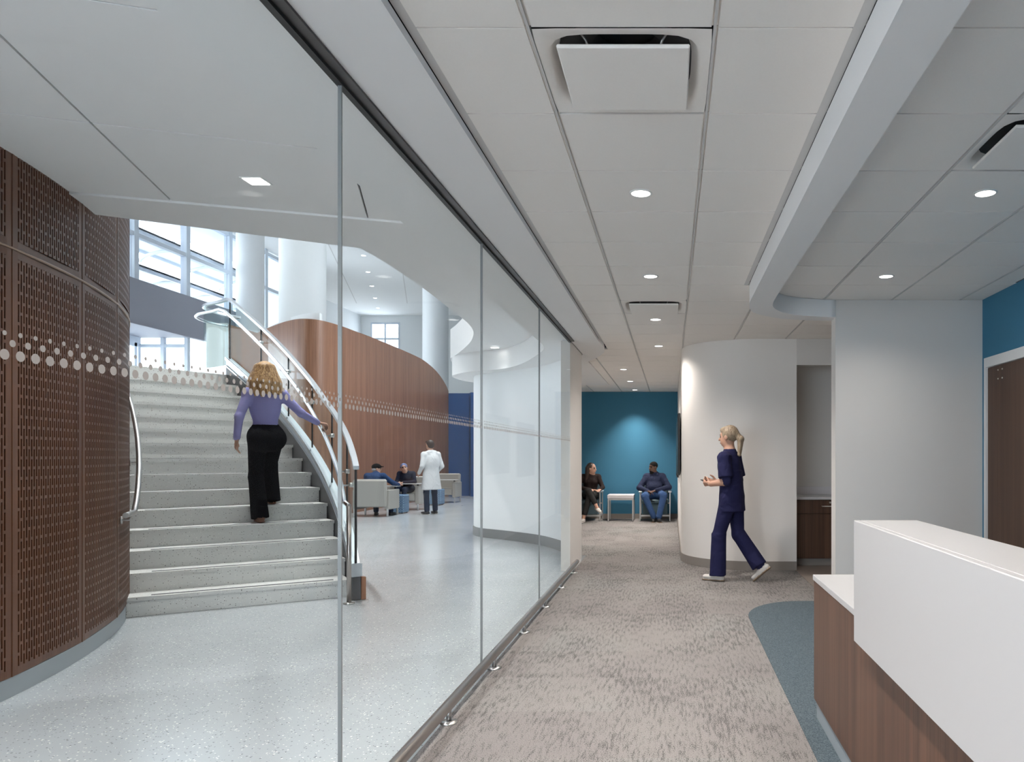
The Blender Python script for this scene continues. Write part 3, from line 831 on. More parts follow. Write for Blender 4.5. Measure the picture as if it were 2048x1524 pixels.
# ================================================================== stair
stair = empty('stair', (*pol(7.4, 32.5), 0)); tag(stair, 'curving terrazzo stair that climbs around the wooden drum', 'stair')
S0 = -Vector(stair.location)
RI = .1665; NST = 15
def th_n(n): return 32.5 + 2.36 * (n - 1) - .0102 * (n - 1) ** 2
def n_th(t):
    lo, hi = -3.0, 20.0
    for _ in range(40):
        mid = (lo + hi) / 2
        if th_n(mid) < t: lo = mid
        else: hi = mid
    return lo
def nos(t): return RI * n_th(t)
for n in range(1, NST + 1):
    t0 = th_n(n); t1 = th_n(n + 1) + 1.2
    z0 = .001; z1 = n * RI
    A = np.linspace(t0, t1, 6)
    pts = [pol(RD - .012, a) for a in A] + [pol(Rout(t0) - .012, a) for a in A[::-1]]
    m = MB().prism(pts, z0, z1 - .03)
    A2 = np.linspace(t0 - .13, t1, 6)
    m.prism([pol(RD - .012, a) for a in A2] + [pol(Rout(t0) - .008, a) for a in A2[::-1]], z1 - .032, z1)
    st = m.build('step', M_terrst, stair, S0)
    for tt in (t0 + .28,):
        w_ = .30
        g = MB().prism([pol(RD + .16, tt), pol(RD + .16, tt + w_ * 1.2), pol(Rout(t0) - .14, tt + w_), pol(Rout(t0) - .14, tt)], z1 - .002, z1 + .0025).build('grip_strip', M_grip, st)
# stringer, shoe
TA = np.linspace(31.0, 63.5, 66)
def band(r0, r1, f0, f1, T=TA):
    fr = []
    for t in T:
        ro = Rout(t)
        a, b = pol(ro + r0, t), pol(ro + r1, t)
        fr.append([(*a, max(.004, f0(t))), (*b, max(.004, f0(t))), (*b, f1(t)), (*a, f1(t))])
    return MB().sweep(fr, False)
recalc(band(-.002, .03, lambda t: nos(t) - .42, lambda t: nos(t) + .13).build('stringer', M_stringer, stair, S0))
recalc(band(.045, .085, lambda t: nos(t) - .44, lambda t: nos(t) + .10).build('stringer_skin', M_wood, stair, S0))
recalc(band(.0, .075, lambda t: nos(t) + .13, lambda t: nos(t) + .245).build('glass_shoe', M_stringer_l, stair, S0))
recalc(band(-.02, .004, lambda t: nos(t) + .215, lambda t: nos(t) + .25).build('shoe_flange', M_railst, stair, S0))
recalc(band(-.016, .002, lambda t: nos(t) + .125, lambda t: nos(t) + .14).build('shoe_flange', M_railst, stair, S0))
# landing return of shoe following the curl
curl = crom([pol(Rout(63.5), 63.5), (-6.5, 10.65), (-6.8, 10.84), (-6.98, 11.06), (-7.05, 11.35), (-7.02, 11.65), (-6.92, 11.9)], 8)
o = MB().prism(curl + offset(curl, .075)[::-1], 2.499, 2.635).build('landing_shoe', M_stringer_l, stair, S0)
# ------------------------------------------------------------------ railing
rail = empty('stair_railing', (*pol(8.2, 31), 0)); tag(rail, 'glass balustrade with steel top rail along the outer side of the stair', 'railing')
Q0 = -Vector(rail.location)
def RHt(t): return float(np.interp(t, [31, 37.4, 43.6, 50, 63.4], [1.17, 1.10, 1.01, 1.01, 1.055]))
def HHt(t): return float(np.interp(t, [30, 36.6, 43, 50, 63], [.86, .82, .82, .85, .92]))
RH = 1.055
tj = [31.2, 36.2, 41.6, 47.0, 52.4, 57.8, 63.3]
for i in range(6):
    T = np.linspace(tj[i] + .05, tj[i + 1] - .05, 10)
    o = band(.032, .045, lambda t: nos(t) + .22, lambda t: nos(t) + RHt(t) - .01, T).build('glass_pane', M_glassr, rail, Q0)
    recalc(o)
    for p in o.data.polygons: p.use_smooth = False
co = offset(curl, .03)
recalc(MB().prism(co[:24] + offset(co, .012)[:24][::-1], 2.62, 2.4975 + RH).build('glass_pane', M_glassr, rail, Q0))
recalc(MB().prism(co[24:] + offset(co, .012)[24:][::-1], 2.62, 2.4975 + RH).build('glass_pane', M_glassr, rail, Q0))
for t in tj[1:]:
    a = pol(Rout(t) + .038, t)
    MB().box(a[0] - .006, a[0] + .006, a[1] - .008, a[1] + .008, nos(t) + .22, nos(t) + RHt(t)).build('glass_joint', M_black, rail, Q0)
a = pol(Rout(31.2) + .038, 31.2)
MB().box(a[0] - .009, a[0] + .009, a[1] - .012, a[1] + .004, .30, nos(31.2) + RHt(31.2)).build('edge_trim', M_black, rail, Q0)
# top rail: flat cap
tp = [(*pol(Rout(t) + .038, t), nos(t) + RHt(t)) for t in np.linspace(31.0, 63.3, 50)] + [(x, y, 2.4975 + RH) for x, y in offset(curl, .038)[1:]]
def cap(path, w, h):
    fr = []
    for i, p in enumerate(path):
        a = Vector(path[max(i - 1, 0)]); b = Vector(path[min(i + 1, len(path) - 1)])
        t = (b - a); t.z = 0; t.normalize(); nrm = Vector((t.y, -t.x, 0)); P_ = Vector(p)
        fr.append([P_ - nrm * w / 2, P_ + nrm * w / 2, P_ + nrm * w / 2 + Vector((0, 0, h)), P_ - nrm * w / 2 + Vector((0, 0, h))])
    return MB().sweep(fr, False)
recalc(cap(tp, .05, .035).build('top_rail', M_railst, rail, Q0))
hp = [(*pol(Rout(29.8) - .065, 29.8), .86)] + [(*pol(Rout(t) - .065, t), nos(t) + HHt(t)) for t in np.linspace(31.2, 63.0, 50)] + [(x, y, 2.4975 + .92) for x, y in offset(curl, -.065)[2:-4]]
hp[0] = (*pol(8.18, 29.9), .90)
MB().tube(hp, .021, 12).build('handrail', M_railst, rail, Q0)
for t in (34.2, 36.2, 41.6, 47.0, 52.4, 57.8, 62.6):
    a = pol(Rout(t) + .03, t); b = pol(Rout(t) - .065, t); z = nos(t) + HHt(t)
    MB().tube([(*a, z - .05), ((a[0] + b[0]) / 2, (a[1] + b[1]) / 2, z - .055), (*b, z - .045), (*b, z - .015)], .008, 8).build('bracket', M_steel, rail, Q0)
    m = MB(); m.tube([(*pol(Rout(t) + .02, t), z - .05), (*pol(Rout(t) + .058, t), z - .05)], .024, 12); m.build('disc', M_steel, rail, Q0)
pb = pol(8.18, 29.9)
m = MB(); m.tube([(*pb, .006), (*pb, .90)], .021, 14); m.build('end_post', M_bronze, rail, Q0)
MB().lathe([(.052, 0), (.052, .006), (.02, .012)], (*pb, .003), 20).build('post_flange', M_steel, rail, Q0)
# end blocks of the stringer
a = pol(Rout(31) + .037, 30.8)
def rotbox(c, w, d, z0, z1, ang, name, mt, par, off):
    m = MB().box(-w / 2, w / 2, -d / 2, d / 2, z0, z1); ob = m.build(name, mt, par, Vector((c[0], c[1], 0)) + off); ob.rotation_euler = (0, 0, ang); return ob
rotbox(pol(Rout(31) + .037, 31.0), .10, .05, .225, .345, R(31), 'end_cap', M_stringer_l, rail, Q0)
rotbox(pol(Rout(31) + .037, 31.0), .075, .05, .006, .215, R(31), 'end_block', M_stringer, rail, Q0)
rotbox(pol(Rout(31) + .10, 31.0), .04, .06, .006, .215, R(31), 'end_cheek', M_wood, rail, Q0)
# ------------------------------------------------------------------ handrail on the drum
wr = empty('wall_handrail', (*pol(6.6, 31), 0)); tag(wr, 'curved steel handrail fixed to the wooden drum wall', 'handrail')
V0 = -Vector(wr.location)
RR = 6.568
pts = [(*pol(RR, t_), .905) for t_ in (26.4, 27.2, 28, 28.8, 29.6)] + [(*pol(RR, 30.0), .912), (*pol(RR, 30.35), .935)] + [(*pol(RR, t), nos(t) + .90) for t in np.linspace(31.2, 58, 40)]
MB().tube(pts, .021, 14).build('rail', M_steel, wr, V0)
for t in (28.4, 36.5, 43.5, 50):
    z = (.905 if t < 31 else nos(t) + .90)
    MB().tube([(*pol(RD - .01, t), z - .05), (*pol(RR - .01, t), z - .05), (*pol(RR, t), z - .02)], .008, 8).build('bracket', M_steel, wr, V0)
    MB().tube([(*pol(RD, t), z - .05), (*pol(RD + .012, t), z - .05)], .03, 14).build('disc', M_steel, wr, V0)

# ================================================================== glass partition
gp = empty('glass_partition', (-1.2, 4.7, 0)); tag(gp, 'frameless glass partition with three rows of frosted dots', 'glass wall')
G0 = -Vector(gp.location)
JY = [-3.42, -1.38, .66, 2.697, 4.705, 6.76, 8.80]
for i in range(6):
    pn = MB().box(-1.206, -1.194, JY[i] + .004, JY[i + 1] - .004, .004, 2.705).build('glass_pane', M_glass, gp, G0)
    m = MB(); k0 = math.ceil((JY[i] + .02) / .0325); k1 = int((JY[i + 1] - .02) / .0325)
    if JY[i + 1] < .5: continue
    for k in range(k0, k1 + 1):
        for (dy, z, rad) in ((.0, 1.542, .0098), (.01625, 1.5635, .0066), (.0, 1.5805, .0045)):
            y = k * .0325 + dy
            if y > JY[i + 1] - .012: continue
            nn = 14
            m.add([(-1.1928, y + rad * math.cos(2 * math.pi * q / nn), z + rad * math.sin(2 * math.pi * q / nn)) for q in range(nn)], [tuple(range(nn))])
    d_ = m.build('frosted_dots', M_dot, pn); d_['kind'] = 'stuff'; d_.location = G0 * 0
for y in JY[3:6]:
    MB().box(-1.2068, -1.1932, y - .0035, y + .0035, .004, 2.705).build('glass_joint', M_joint, gp, G0)
MB().box(-1.212, -1.188, -3.6, 8.815, 2.70, 2.735).build('head_seal', M_black, gp, G0)
MB().box(-1.188, -1.150, -3.6, 8.815, 2.712, 2.724).build('head_channel', M_gunmetal, gp, G0)
MB().box(-1.212, -1.188, -3.6, 8.815, .0005, .012).build('floor_channel', M_alu, gp, G0)
# bumper rail
br = empty('bumper_rail', (-1.135, 4.7, 0)); tag(br, 'low steel bumper rail on short posts along the foot of the glass', 'rail')
B0 = -Vector(br.location)
MB().tube([(-1.135, -3.6, .092), (-1.135, 8.95, .092)], .028, 16).build('rail', M_bronze, br, B0)
for k in range(-3, 6):
    y = 3.80 + .972 * k
    m = MB(); m.tube([(-1.135, y, .004), (-1.135, y, .08)], .0125, 10); m.lathe([(.046, 0), (.046, .005), (.014, .010)], (-1.135, y, .001), 18)
    m.build('post', M_steel, br, B0)
# ================================================================== ceiling fittings
ORD = ['nearest', 'second', 'third', 'fourth', 'fifth', 'sixth', 'seventh', 'eighth']
dl_mesh = {}
def downlight(x, y, z, label, power, group, r=.05, color=WARM, spot=math.radians(146), blend=1.0, square=False, lens=None):
    t = empty('downlight', (x, y, z)); tag(t, label, 'ceiling light', group)
    key = (r, square)
    if key not in dl_mesh:
        if square:
            m = MB(); m.box(-r - .012, r + .012, -r - .012, r + .012, -.004, .0)
            a = m.build('trim', M_white, t); b = MB().box(-r, r, -r, r, -.007, -.004).build('lens', lens or M_lampc, t)
        else:
            a = MB().lathe([(r * 1.22, 0), (r * 1.22, -.004), (r * 1.02, -.005), (r * 1.0, -.001), (r * 1.22, 0)], n=28).build('trim', M_white, t)
            b = MB().lathe([(0, -.003), (r * 1.0, -.003), (r * 1.0, -.001)], n=28, smooth=False).build('lens', lens or M_lamp, t)
        dl_mesh[key] = (a.data, b.data)
    else:
        link('trim', dl_mesh[key][0], t); link('lens', dl_mesh[key][1], t)
    if power:
        l = bpy.data.lights.new('lamp', 'SPOT'); l.energy = power; l.color = color
        l.spot_size = spot; l.spot_blend = blend; l.shadow_soft_size = r
        link('lamp', l, t, (0, 0, -.012))
    return t
gcor = 'round downlights of the corridor'
for k, y in enumerate((3.957, 5.787, 7.617, 9.447)):
    downlight(-.163, y, ZC + .002, 'round downlight in the corridor ceiling, %s from the viewer' % ORD[k], P_CORR * (1, 1, 1, .42)[k], gcor)
for k, y in enumerate((12.0, 13.92, 15.72)):
    downlight(-.773, y, ZC + .002, 'round downlight over the waiting corner, %s' % ('farthest from the teal wall', 'middle of three', 'closest to the teal wall')[k], (P_WAIT, P_WAIT, 210)[k], 'round downlights over the waiting corner', spot=math.radians((140, 140, 96)[k]))
for k, y in enumerate((3.957, 5.787)):
    downlight(1.667, y, ZC + .002, 'round downlight above the reception area, %s' % ('right of the beam near the air diffuser', 'near the pale grey wall')[k], P_DESK, 'round downlights above the reception area')
for q, (x, y, p) in enumerate(((-.163, 2.127, P_CORR), (-.163, .297, P_CORR), (-.163, -1.533, P_CORR), (1.667, 2.127, P_DESK), (1.667, .297, P_DESK), (1.667, -1.533, P_DESK))):  # rows continued unseen behind the viewer, kept for their light
    downlight(x, y, ZC + .002, 'round downlight above the %s, %s of those out of view' % (('corridor', 'reception desk')[q // 3], ORD[q % 3]), p, 'round downlights out of view')
downlight(2.7, 7.9, ZC + .002, 'round downlight in the side hall by the alcove', 22, 'round downlights above the reception area')
# lobby
downlight(-2.57, 4.61, ZL + .013, 'square bright light in the lobby ceiling panels', P_LOBBY, 'square lobby lights', .055, NEUT, square=True)
downlight(-2.75, 11.6, ZL - .001, 'round light in the ceiling over the curved white wall', 14, 'round lobby light', .062, NEUT, math.radians(80), lens=M_lampc)
for q, (x, y) in enumerate(((-2.9, 2.2), (-2.6, -.2), (-2.4, -2.6))):  # unseen lamps added to brighten the lobby and stair front
    downlight(x, y, ZL + .013, 'added square lobby light out of view, %s behind the visible one' % ORD[q], P_LOBBY * 1.8, 'square lobby lights', .055, NEUT, square=True)
for k, (x, y) in enumerate(((-11.12, 26.90), (-11.94, 29.31), (-12.76, 31.73), (-13.58, 34.14), (-14.36, 36.44))):
    downlight(x, y, ZA - .001, 'small light in the high atrium ceiling, %s of the row' % ORD[k], 420, 'row of small lights in the atrium ceiling', .075, NEUT, math.radians(80), lens=M_lampc)

for q, (x, y) in enumerate(((-4.4, 7.6), (-5.6, 9.6), (-4.2, 10.2), (-7.6, 11.0), (-4.6, 14.5), (-5.6, 16.6), (-5.6, 19.8), (-5.9, 23.0))):  # unseen lamps added to brighten the stair, landing and lounge seats
    downlight(x, y, ZA - .001, 'added lamp high above the stair and seats, %s of the unseen ones' % ORD[q], P_HIGH * 2.6, 'added unseen lamps above the stair', .075, NEUT, math.radians(75), lens=M_lampc)
# ------------------------------------------------------------------ air diffusers
M_neck = mat('diffuser_throat_shade', (.12, .12, .12), .8)  # dark colour stands in for the shade up inside the recess
def diffuser(i, j, label, hide=0):
    x = GX0 + G * (i + .5); y = GY0 + G * (j + .5)
    t = empty('air_diffuser', (x, y, ZC)); tag(t, label, 'air diffuser', 'square air diffusers')
    m = MB(); a = .299; b = .27; K = 40
    # face plate with rounded-square opening, then bowl going up
    def rs(r, p, z):
        out = []
        for q in range(K):
            an = 2 * math.pi * q / K; c, s = math.cos(an), math.sin(an)
            d = (abs(c) ** p + abs(s) ** p) ** (-1 / p)
            out.append((r * d * c, r * d * s, z))
        return out
    m.sweep([rs(a, 60, .004), rs(.265, 5, .004), rs(.255, 4.5, .022), rs(.235, 4, .05)], True, False)
    m.build('face_plate', M_tile, t)
    mm = MB(); mm.sweep([rs(.235, 4, .05), rs(.22, 4, .085), rs(.13, 2.2, .10), rs(.11, 2.0, .17)], True, False); mm.add(rs(.11, 2, .17), [tuple(range(K))]); mm.build('neck', M_neck, t)
    MB().bbox(-.2255, .2255, -.2275, .2275, -.02, -.006, .004).build('plaque', M_tile, t)
    for sx in (-1, 1):
        for sy in (-1, 1):
            MB().tube([(sx * .12, sy * .17, -.008), (sx * .13, sy * .18, .03), (sx * .15, sy * .2, .05)], .005, 6).build('hanger', M_steel, t)
diffuser(0, 0, 'large square air diffuser near the viewer in the corridor ceiling')
diffuser(0, 7, 'small looking square air diffuser farther down the corridor ceiling')
diffuser(3, 1, 'square air diffuser at the right edge above the reception desk')

# ================================================================== reception desk
dk = empty('reception_desk', (1.2, 2.0, 0)); tag(dk, 'walnut reception desk with white stepped counter', 'desk')
K0 = -Vector(dk.location)
MB().bbox(.74, .765, -2.6, 3.87, .10, .716, .002).build('front_panel', M_wooddesk, dk, K0)
MB().bbox(.765, 1.55, 3.845, 3.87, .10, .716, .002).build('end_panel', M_wooddesk, dk, K0)
MB().box(.752, .775, -2.6, 3.858, .006, .10).build('toe_kick', M_base, dk, K0)
MB().box(.775, 1.52, 3.835, 3.858, .006, .10).build('toe_kick', M_base, dk, K0)
MB().bbox(.735, 1.56, -2.6, 3.875, .716, .744, .002).build('worktop', M_solid, dk, K0)
m = MB(); m.bbox(.69, .715, -2.6, 2.82, .66, 1.117, .0025); m.bbox(.7151, .93, -2.6, 2.82, 1.092, 1.117, .0025); m.box(.905, .93, -2.6, 2.815, .744, 1.092); m.box(.7151, .905, 2.795, 2.8195, .745, 1.092)
m.build('transaction_counter', M_solid, dk, K0)

# ================================================================== coffee alcove cabinet
cb_ = empty('base_cabinet', (2.1, 9.4, 0)); tag(cb_, 'dark walnut base cabinet in the alcove behind the nurse', 'cabinet')
C0 = -Vector(cb_.location)
MB().box(1.50, 2.69, 9.16, 9.745, .10, .825).build('body', M_wooddoor, cb_, C0)
MB().box(1.50, 2.69, 9.22, 9.70, .006, .10).build('toe_kick', M_basetaupe, cb_, C0)
for i, (xa, xb) in enumerate(((1.515, 2.10), (2.106, 2.685))):
    dw = MB().bbox(xa, xb, 9.14, 9.16, .655, .82, .002).build('drawer', M_wooddoor, cb_, C0)
    MB().bbox(xa, xb, 9.14, 9.16, .105, .648, .002).build('door', M_wooddoor, cb_, C0)
    hx = xa + .43
    m = MB(); m.tube([(hx - .1, 9.14, .745), (hx - .1, 9.11, .745), (hx + .1, 9.11, .745), (hx + .1, 9.14, .745)], .006, 8); m.build('handle', M_chrome_d, dw)
    MB().tube([(hx, 9.141, .79), (hx, 9.128, .79)], .012, 12).build('lock', M_chrome_d, dw)
o = MB().bbox(1.497, 2.695, 9.12, 9.748, .825, .857, .003).build('worktop', M_solid); tag(o, 'white worktop on the alcove cabinet', 'worktop')
o = MB().bbox(1.497, 2.695, 9.735, 9.749, .857, .96, .003).build('backsplash', M_tablegrey); tag(o, 'pale grey backsplash strip behind the alcove worktop', 'backsplash')

# ================================================================== wall displays
def display(ya, yb, za, zb, label):
    t = empty('wall_display', (.133, (ya + yb) / 2, za)); tag(t, label, 'screen', 'wall displays')
    D_ = -Vector(t.location)
    MB().bbox(.085, .118, ya, yb, za, zb, .004).build('housing', M_black, t, D_)
    MB().box(.0825, .085, ya + .015, yb - .015, za + .02, zb - .015).build('screen', M_screen, t, D_)
    MB().box(.118, .131, (ya + yb) / 2 - .2, (ya + yb) / 2 + .2, za + .2, zb - .2).build('mount', M_black, t, D_)
display(10.05, 11.45, 1.10, 1.94, 'black wall screen on the rounded wall, nearer of two')
display(12.1, 13.5, 1.01, 1.92, 'black wall screen deeper in the corridor, farther of two')

# ================================================================== waiting corner furniture
def waiting_chair(x, y, label):
    t = empty('waiting_chair', (x, y, 0)); tag(t, label, 'chair', 'waiting chairs')
    w = .31
    MB().bbox(-w + .03, w - .03, -.30, .22, .36, .45, .02).build('seat', M_teal_up, t)
    b = MB().bbox(-w + .04, w - .04, -.04, .04, 0, .45, .025).build('backrest', M_teal_up, t, (0, .24, .44)); b.rotation_euler = (R(-10), 0, 0)
    MB().box(-w + .05, w - .05, -.275, -.262, .14, .37).build('front_panel', M_teal_up, t)
    for sx in (-1, 1):
        MB().bbox(sx * w - .012, sx * w + .012, -.30, -.27, .004, .60, .003).build('leg', M_alu, t)
        MB().bbox(sx * w - .012, sx * w + .012, .26, .29, .004, .60, .003).build('leg', M_alu, t)
        m = MB(); m.bbox(sx * w - .011, sx * w + .011, -.27, .26, .10, .13, .003); m.build('side_rail', M_alu, t)
        MB().bbox(sx * w - .035, sx * w + .035, -.33, .27, .60, .625, .01).build('armrest', M_solid, t)
    MB().box(-w + .012, w - .012, -.285, -.265, .10, .13).build('stretcher', M_alu, t)
    MB().box(-w + .012, w - .012, .265, .285, .33, .36).build('stretcher', M_alu, t)
waiting_chair(-1.80, 15.80, 'waiting chair under the woman in black by the teal wall')
waiting_chair(-.343, 15.80, 'waiting chair under the man in jeans by the teal wall')
t = empty('side_table', (-1.06, 15.75, 0)); tag(t, 'small white side table between the two waiting chairs', 'table')
MB().bbox(-.275, .275, -.25, .25, .475, .55, .006).build('table_top', M_tablegrey, t)
for sx in (-1, 1):
    for sy in (-1, 1): MB().bbox(sx * .255 - .014, sx * .255 + .014, sy * .232 - .014, sy * .232 + .014, .004, .475, .003).build('leg', M_alu, t)
    MB().box(sx * .255 - .01, sx * .255 + .01, -.218, .218, .44, .47).build('apron', M_alu, t)
for sy in (-1, 1): MB().box(-.241, .241, sy * .232 - .01, sy * .232 + .01, .44, .47).build('apron', M_alu, t)

# ================================================================== lounge furniture
def lounge_chair(x, y, rz, side, label):
    """faces local -Y; side = +1/-1: local x of the arm that carries the tablet"""
    t = empty('lounge_chair', (x, y, 0), rz); tag(t, label, 'armchair', 'lounge armchairs with tablet arms')
    MB().bbox(-.31, .31, -.33, .25, .22, .42, .03).build('seat', M_grey_up, t)
    b = MB().bbox(-.36, .36, -.07, .07, 0, .62, .03).build('backrest', M_grey_up, t, (0, .29, .22)); b.rotation_euler = (R(-5), 0, 0)
    for sx in (-1, 1):
        MB().bbox(sx * .36 - .05, sx * .36 + .05, -.34, .30, .16, .60, .015).build('arm', M_grey_up, t)
        for yy in (-.30, .29): MB().bbox(sx * .37 - .018, sx * .37 + .018, yy - .018, yy + .018, .003, .18, .003).build('leg', M_alu, t)
    tb = MB().bbox(-.29, .29, -.15, .15, 0, .018, .006).build('tablet', M_solid, t, (side * .13, -.24, .655))
    MB().lathe([(.025, -.04), (.025, 0)], n=12).build('pivot', M_black, tb, (side * .22, .0, 0))
lounge_chair(-6.72, 16.95, R(180), -1, 'grey lounge armchair of the man in the cap, seen from behind')
lounge_chair(-6.72, 18.95, 0, 1, 'grey lounge armchair of the woman in the headscarf')
lounge_chair(-6.66, 21.9, 0, 1, 'empty grey lounge armchair with white tablet near the blue wall')
def ottoman(x, y, w, label):
    t = empty('ottoman', (x, y, 0)); tag(t, label, 'ottoman', 'blue patterned ottomans')
    MB().bbox(-w / 2, w / 2, -w / 2, w / 2, .02, .44, .02).build('cushion', M_ottoman, t)
    for sx in (-1, 1):
        for sy in (-1, 1): MB().lathe([(.02, 0), (.02, .02)], (sx * w * .38, sy * w * .38, .002), 8).build('glide', M_black, t)
ottoman(-6.52, 17.76, .40, 'blue patterned ottoman between the man in the cap and the headscarf woman')
ottoman(-6.56, 20.75, .38, 'blue patterned ottoman behind the doctor')
# ================================================================== people (implicit surface bodies)
V3 = lambda *a: np.array(a, float)
def unit(v): v = np.asarray(v, float); return v / (np.linalg.norm(v) + 1e-9)

class Body:
    def __init__(s): s.p = []
    def cone(s, a, b, ra, rb, mt, k=.02, sq=None):
        s.p.append(('c', np.asarray(a, float), np.asarray(b, float), ra, rb, mt, k, sq)); return s
    def flat(s, a, b, ra, rb, mt, k=.02, sq=None):
        s.p.append(('f', np.asarray(a, float), np.asarray(b, float), ra, rb, mt, k, sq)); return s
    def ell(s, c, rad, mt, k=.02, fr=None):
        s.p.append(('e', np.asarray(c, float), np.asarray(rad, float), np.eye(3) if fr is None else np.array(fr, float), None, mt, k, None)); return s
    def mesh(s, name, mats, h, parent):
        lo = np.full(3, 1e9); hi = np.full(3, -1e9); bx = []
        for q in s.p:
            if q[0] in 'cf':
                r = max(q[3], q[4]); a = np.minimum(q[1], q[2]) - r; b = np.maximum(q[1], q[2]) + r
            else:
                r = q[2].max(); a = q[1] - r; b = q[1] + r
            bx.append((a, b)); lo = np.minimum(lo, a); hi = np.maximum(hi, b)
        lo -= 3 * h; hi += 3 * h
        n = np.ceil((hi - lo) / h).astype(int) + 1
        Fd = np.full(n, .2, np.float32); Dm = np.full(n, 9., np.float32); Mt = np.zeros(n, np.int8)
        ax = [lo[i] + h * np.arange(n[i]) for i in range(3)]
        for q, (a, b) in zip(s.p, bx):
            mg = .05
            i0 = np.maximum(((a - mg - lo) / h).astype(int), 0); i1 = np.minimum(((b + mg - lo) / h).astype(int) + 2, n)
            sl = tuple(slice(i0[i], i1[i]) for i in range(3))
            X = ax[0][sl[0]][:, None, None]; Y = ax[1][sl[1]][None, :, None]; Z = ax[2][sl[2]][None, None, :]
            if q[0] in 'cf':
                A, Bv, ra, rb = q[1], q[2], q[3], q[4]; ba = Bv - A; l2 = max(float(ba @ ba), 1e-9)
                px, py, pz = X - A[0], Y - A[1], Z - A[2]
                px, py, pz = np.broadcast_arrays(px, py, pz)
                tu = (px * ba[0] + py * ba[1] + pz * ba[2]) / l2
                t = np.clip(tu, 0, 1); te = t if q[0] == 'c' else tu
                dx, dy, dz = px - te * ba[0], py - te * ba[1], pz - te * ba[2]
                if q[7] is not None:
                    nn, f = q[7]; nn = unit(nn); dn = dx * nn[0] + dy * nn[1] + dz * nn[2]; g = (1 / f - 1)
                    dx, dy, dz = dx + g * dn * nn[0], dy + g * dn * nn[1], dz + g * dn * nn[2]
                d = np.sqrt(dx * dx + dy * dy + dz * dz) - (ra + t * (rb - ra))
                if q[0] == 'f': d = np.maximum(d, np.maximum(-tu, tu - 1) * math.sqrt(l2))
            else:
                fr = q[3]; px, py, pz = np.broadcast_arrays(X - q[1][0], Y - q[1][1], Z - q[1][2])
                u = [px * fr[i][0] + py * fr[i][1] + pz * fr[i][2] for i in range(3)]; r = q[2]
                k0 = np.sqrt(sum((u[i] / r[i]) ** 2 for i in range(3))); k1 = np.sqrt(sum((u[i] / r[i] ** 2) ** 2 for i in range(3))) + 1e-6
                d = k0 * (k0 - 1) / k1
            d = d.astype(np.float32); k = q[6]
            f0 = Fd[sl]; hh = np.maximum(k - np.abs(f0 - d), 0) / k
            Fd[sl] = np.minimum(f0, d) - hh * hh * k * .25
            better = d < Dm[sl]
            Dm[sl] = np.where(better, d, Dm[sl]); Mt[sl] = np.where(better, q[5], Mt[sl])
        ins = Fd < 0
        c = [ins[i:n[0] - 1 + i, j:n[1] - 1 + j, l:n[2] - 1 + l] for i in (0, 1) for j in (0, 1) for l in (0, 1)]
        cnt = sum(x.astype(np.int8) for x in c); act = (cnt > 0) & (cnt < 8)
        idx = np.argwhere(act); sm = np.zeros((len(idx), 3)); cn = np.zeros(len(idx))
        for axis in range(3):
            for u in (0, 1):
                for w in (0, 1):
                    o0 = np.zeros(3, int); o0[(axis + 1) % 3] = u; o0[(axis + 2) % 3] = w
                    o1 = o0.copy(); o1[axis] = 1
                    f0 = Fd[tuple((idx + o0).T)]; f1 = Fd[tuple((idx + o1).T)]
                    cr = (f0 < 0) != (f1 < 0); t = np.where(cr, f0 / np.where(cr, f0 - f1, 1), 0)
                    p = o0 + t[:, None] * (o1 - o0); sm += p * cr[:, None]; cn += cr
        vid = np.full(act.shape, -1); vid[tuple(idx.T)] = np.arange(len(idx))
        V = lo + h * (idx + sm / cn[:, None])
        faces = []; fm = []
        for axis in range(3):
            a1, a2 = (axis + 1) % 3, (axis + 2) % 3
            s0 = [slice(None)] * 3; s1 = [slice(None)] * 3
            s0[axis] = slice(0, n[axis] - 1); s1[axis] = slice(1, n[axis])
            cr = np.argwhere(ins[tuple(s0)] != ins[tuple(s1)])
            ok = (cr[:, a1] > 0) & (cr[:, a2] > 0); cr = cr[ok]
            pos = ins[tuple(cr.T)]
            def g(du, dw):
                e = cr.copy(); e[:, a1] -= du; e[:, a2] -= dw; return vid[tuple(e.T)]
            q4 = np.stack([g(1, 1), g(0, 1), g(0, 0), g(1, 0)], 1)
            q4[~pos] = q4[~pos][:, ::-1]; faces.append(q4); fm.append(Mt[tuple(cr.T)])
        Fq = np.concatenate(faces)
        ed = np.concatenate([Fq[:, [0, 1]], Fq[:, [1, 2]], Fq[:, [2, 3]], Fq[:, [3, 0]]])
        deg = np.bincount(ed.ravel(), minlength=len(V))[:, None]
        for lam in (.5, -.45, .5, -.45, .45):
            ac = np.stack([np.bincount(ed[:, 0], V[ed[:, 1], i], len(V)) + np.bincount(ed[:, 1], V[ed[:, 0], i], len(V)) for i in range(3)], 1) / np.maximum(deg, 1)
            V = V + lam * (ac - V)
        ctr = V[Fq].mean(1); gi = np.clip(np.rint((ctr - lo) / h).astype(int), 0, n - 1)
        fmat = Mt[tuple(gi.T)]
        me = bpy.data.meshes.new(name)
        me.vertices.add(len(V)); me.vertices.foreach_set('co', V.astype(np.float32).ravel())
        me.loops.add(len(Fq) * 4); me.loops.foreach_set('vertex_index', Fq.astype(np.int32).ravel())
        me.polygons.add(len(Fq)); me.polygons.foreach_set('loop_start', np.arange(0, len(Fq) * 4, 4, dtype=np.int32))
        for mm in mats: me.materials.append(mm)
        me.polygons.foreach_set('material_index', fmat.astype(np.int32)); me.polygons.foreach_set('use_smooth', [True] * len(Fq))
        me.update(calc_edges=True); me.validate()
        return link(name, me, parent)

SKIN, TOP, PANT, SHOE, DARK, LIP, SOLE, EX = range(8)

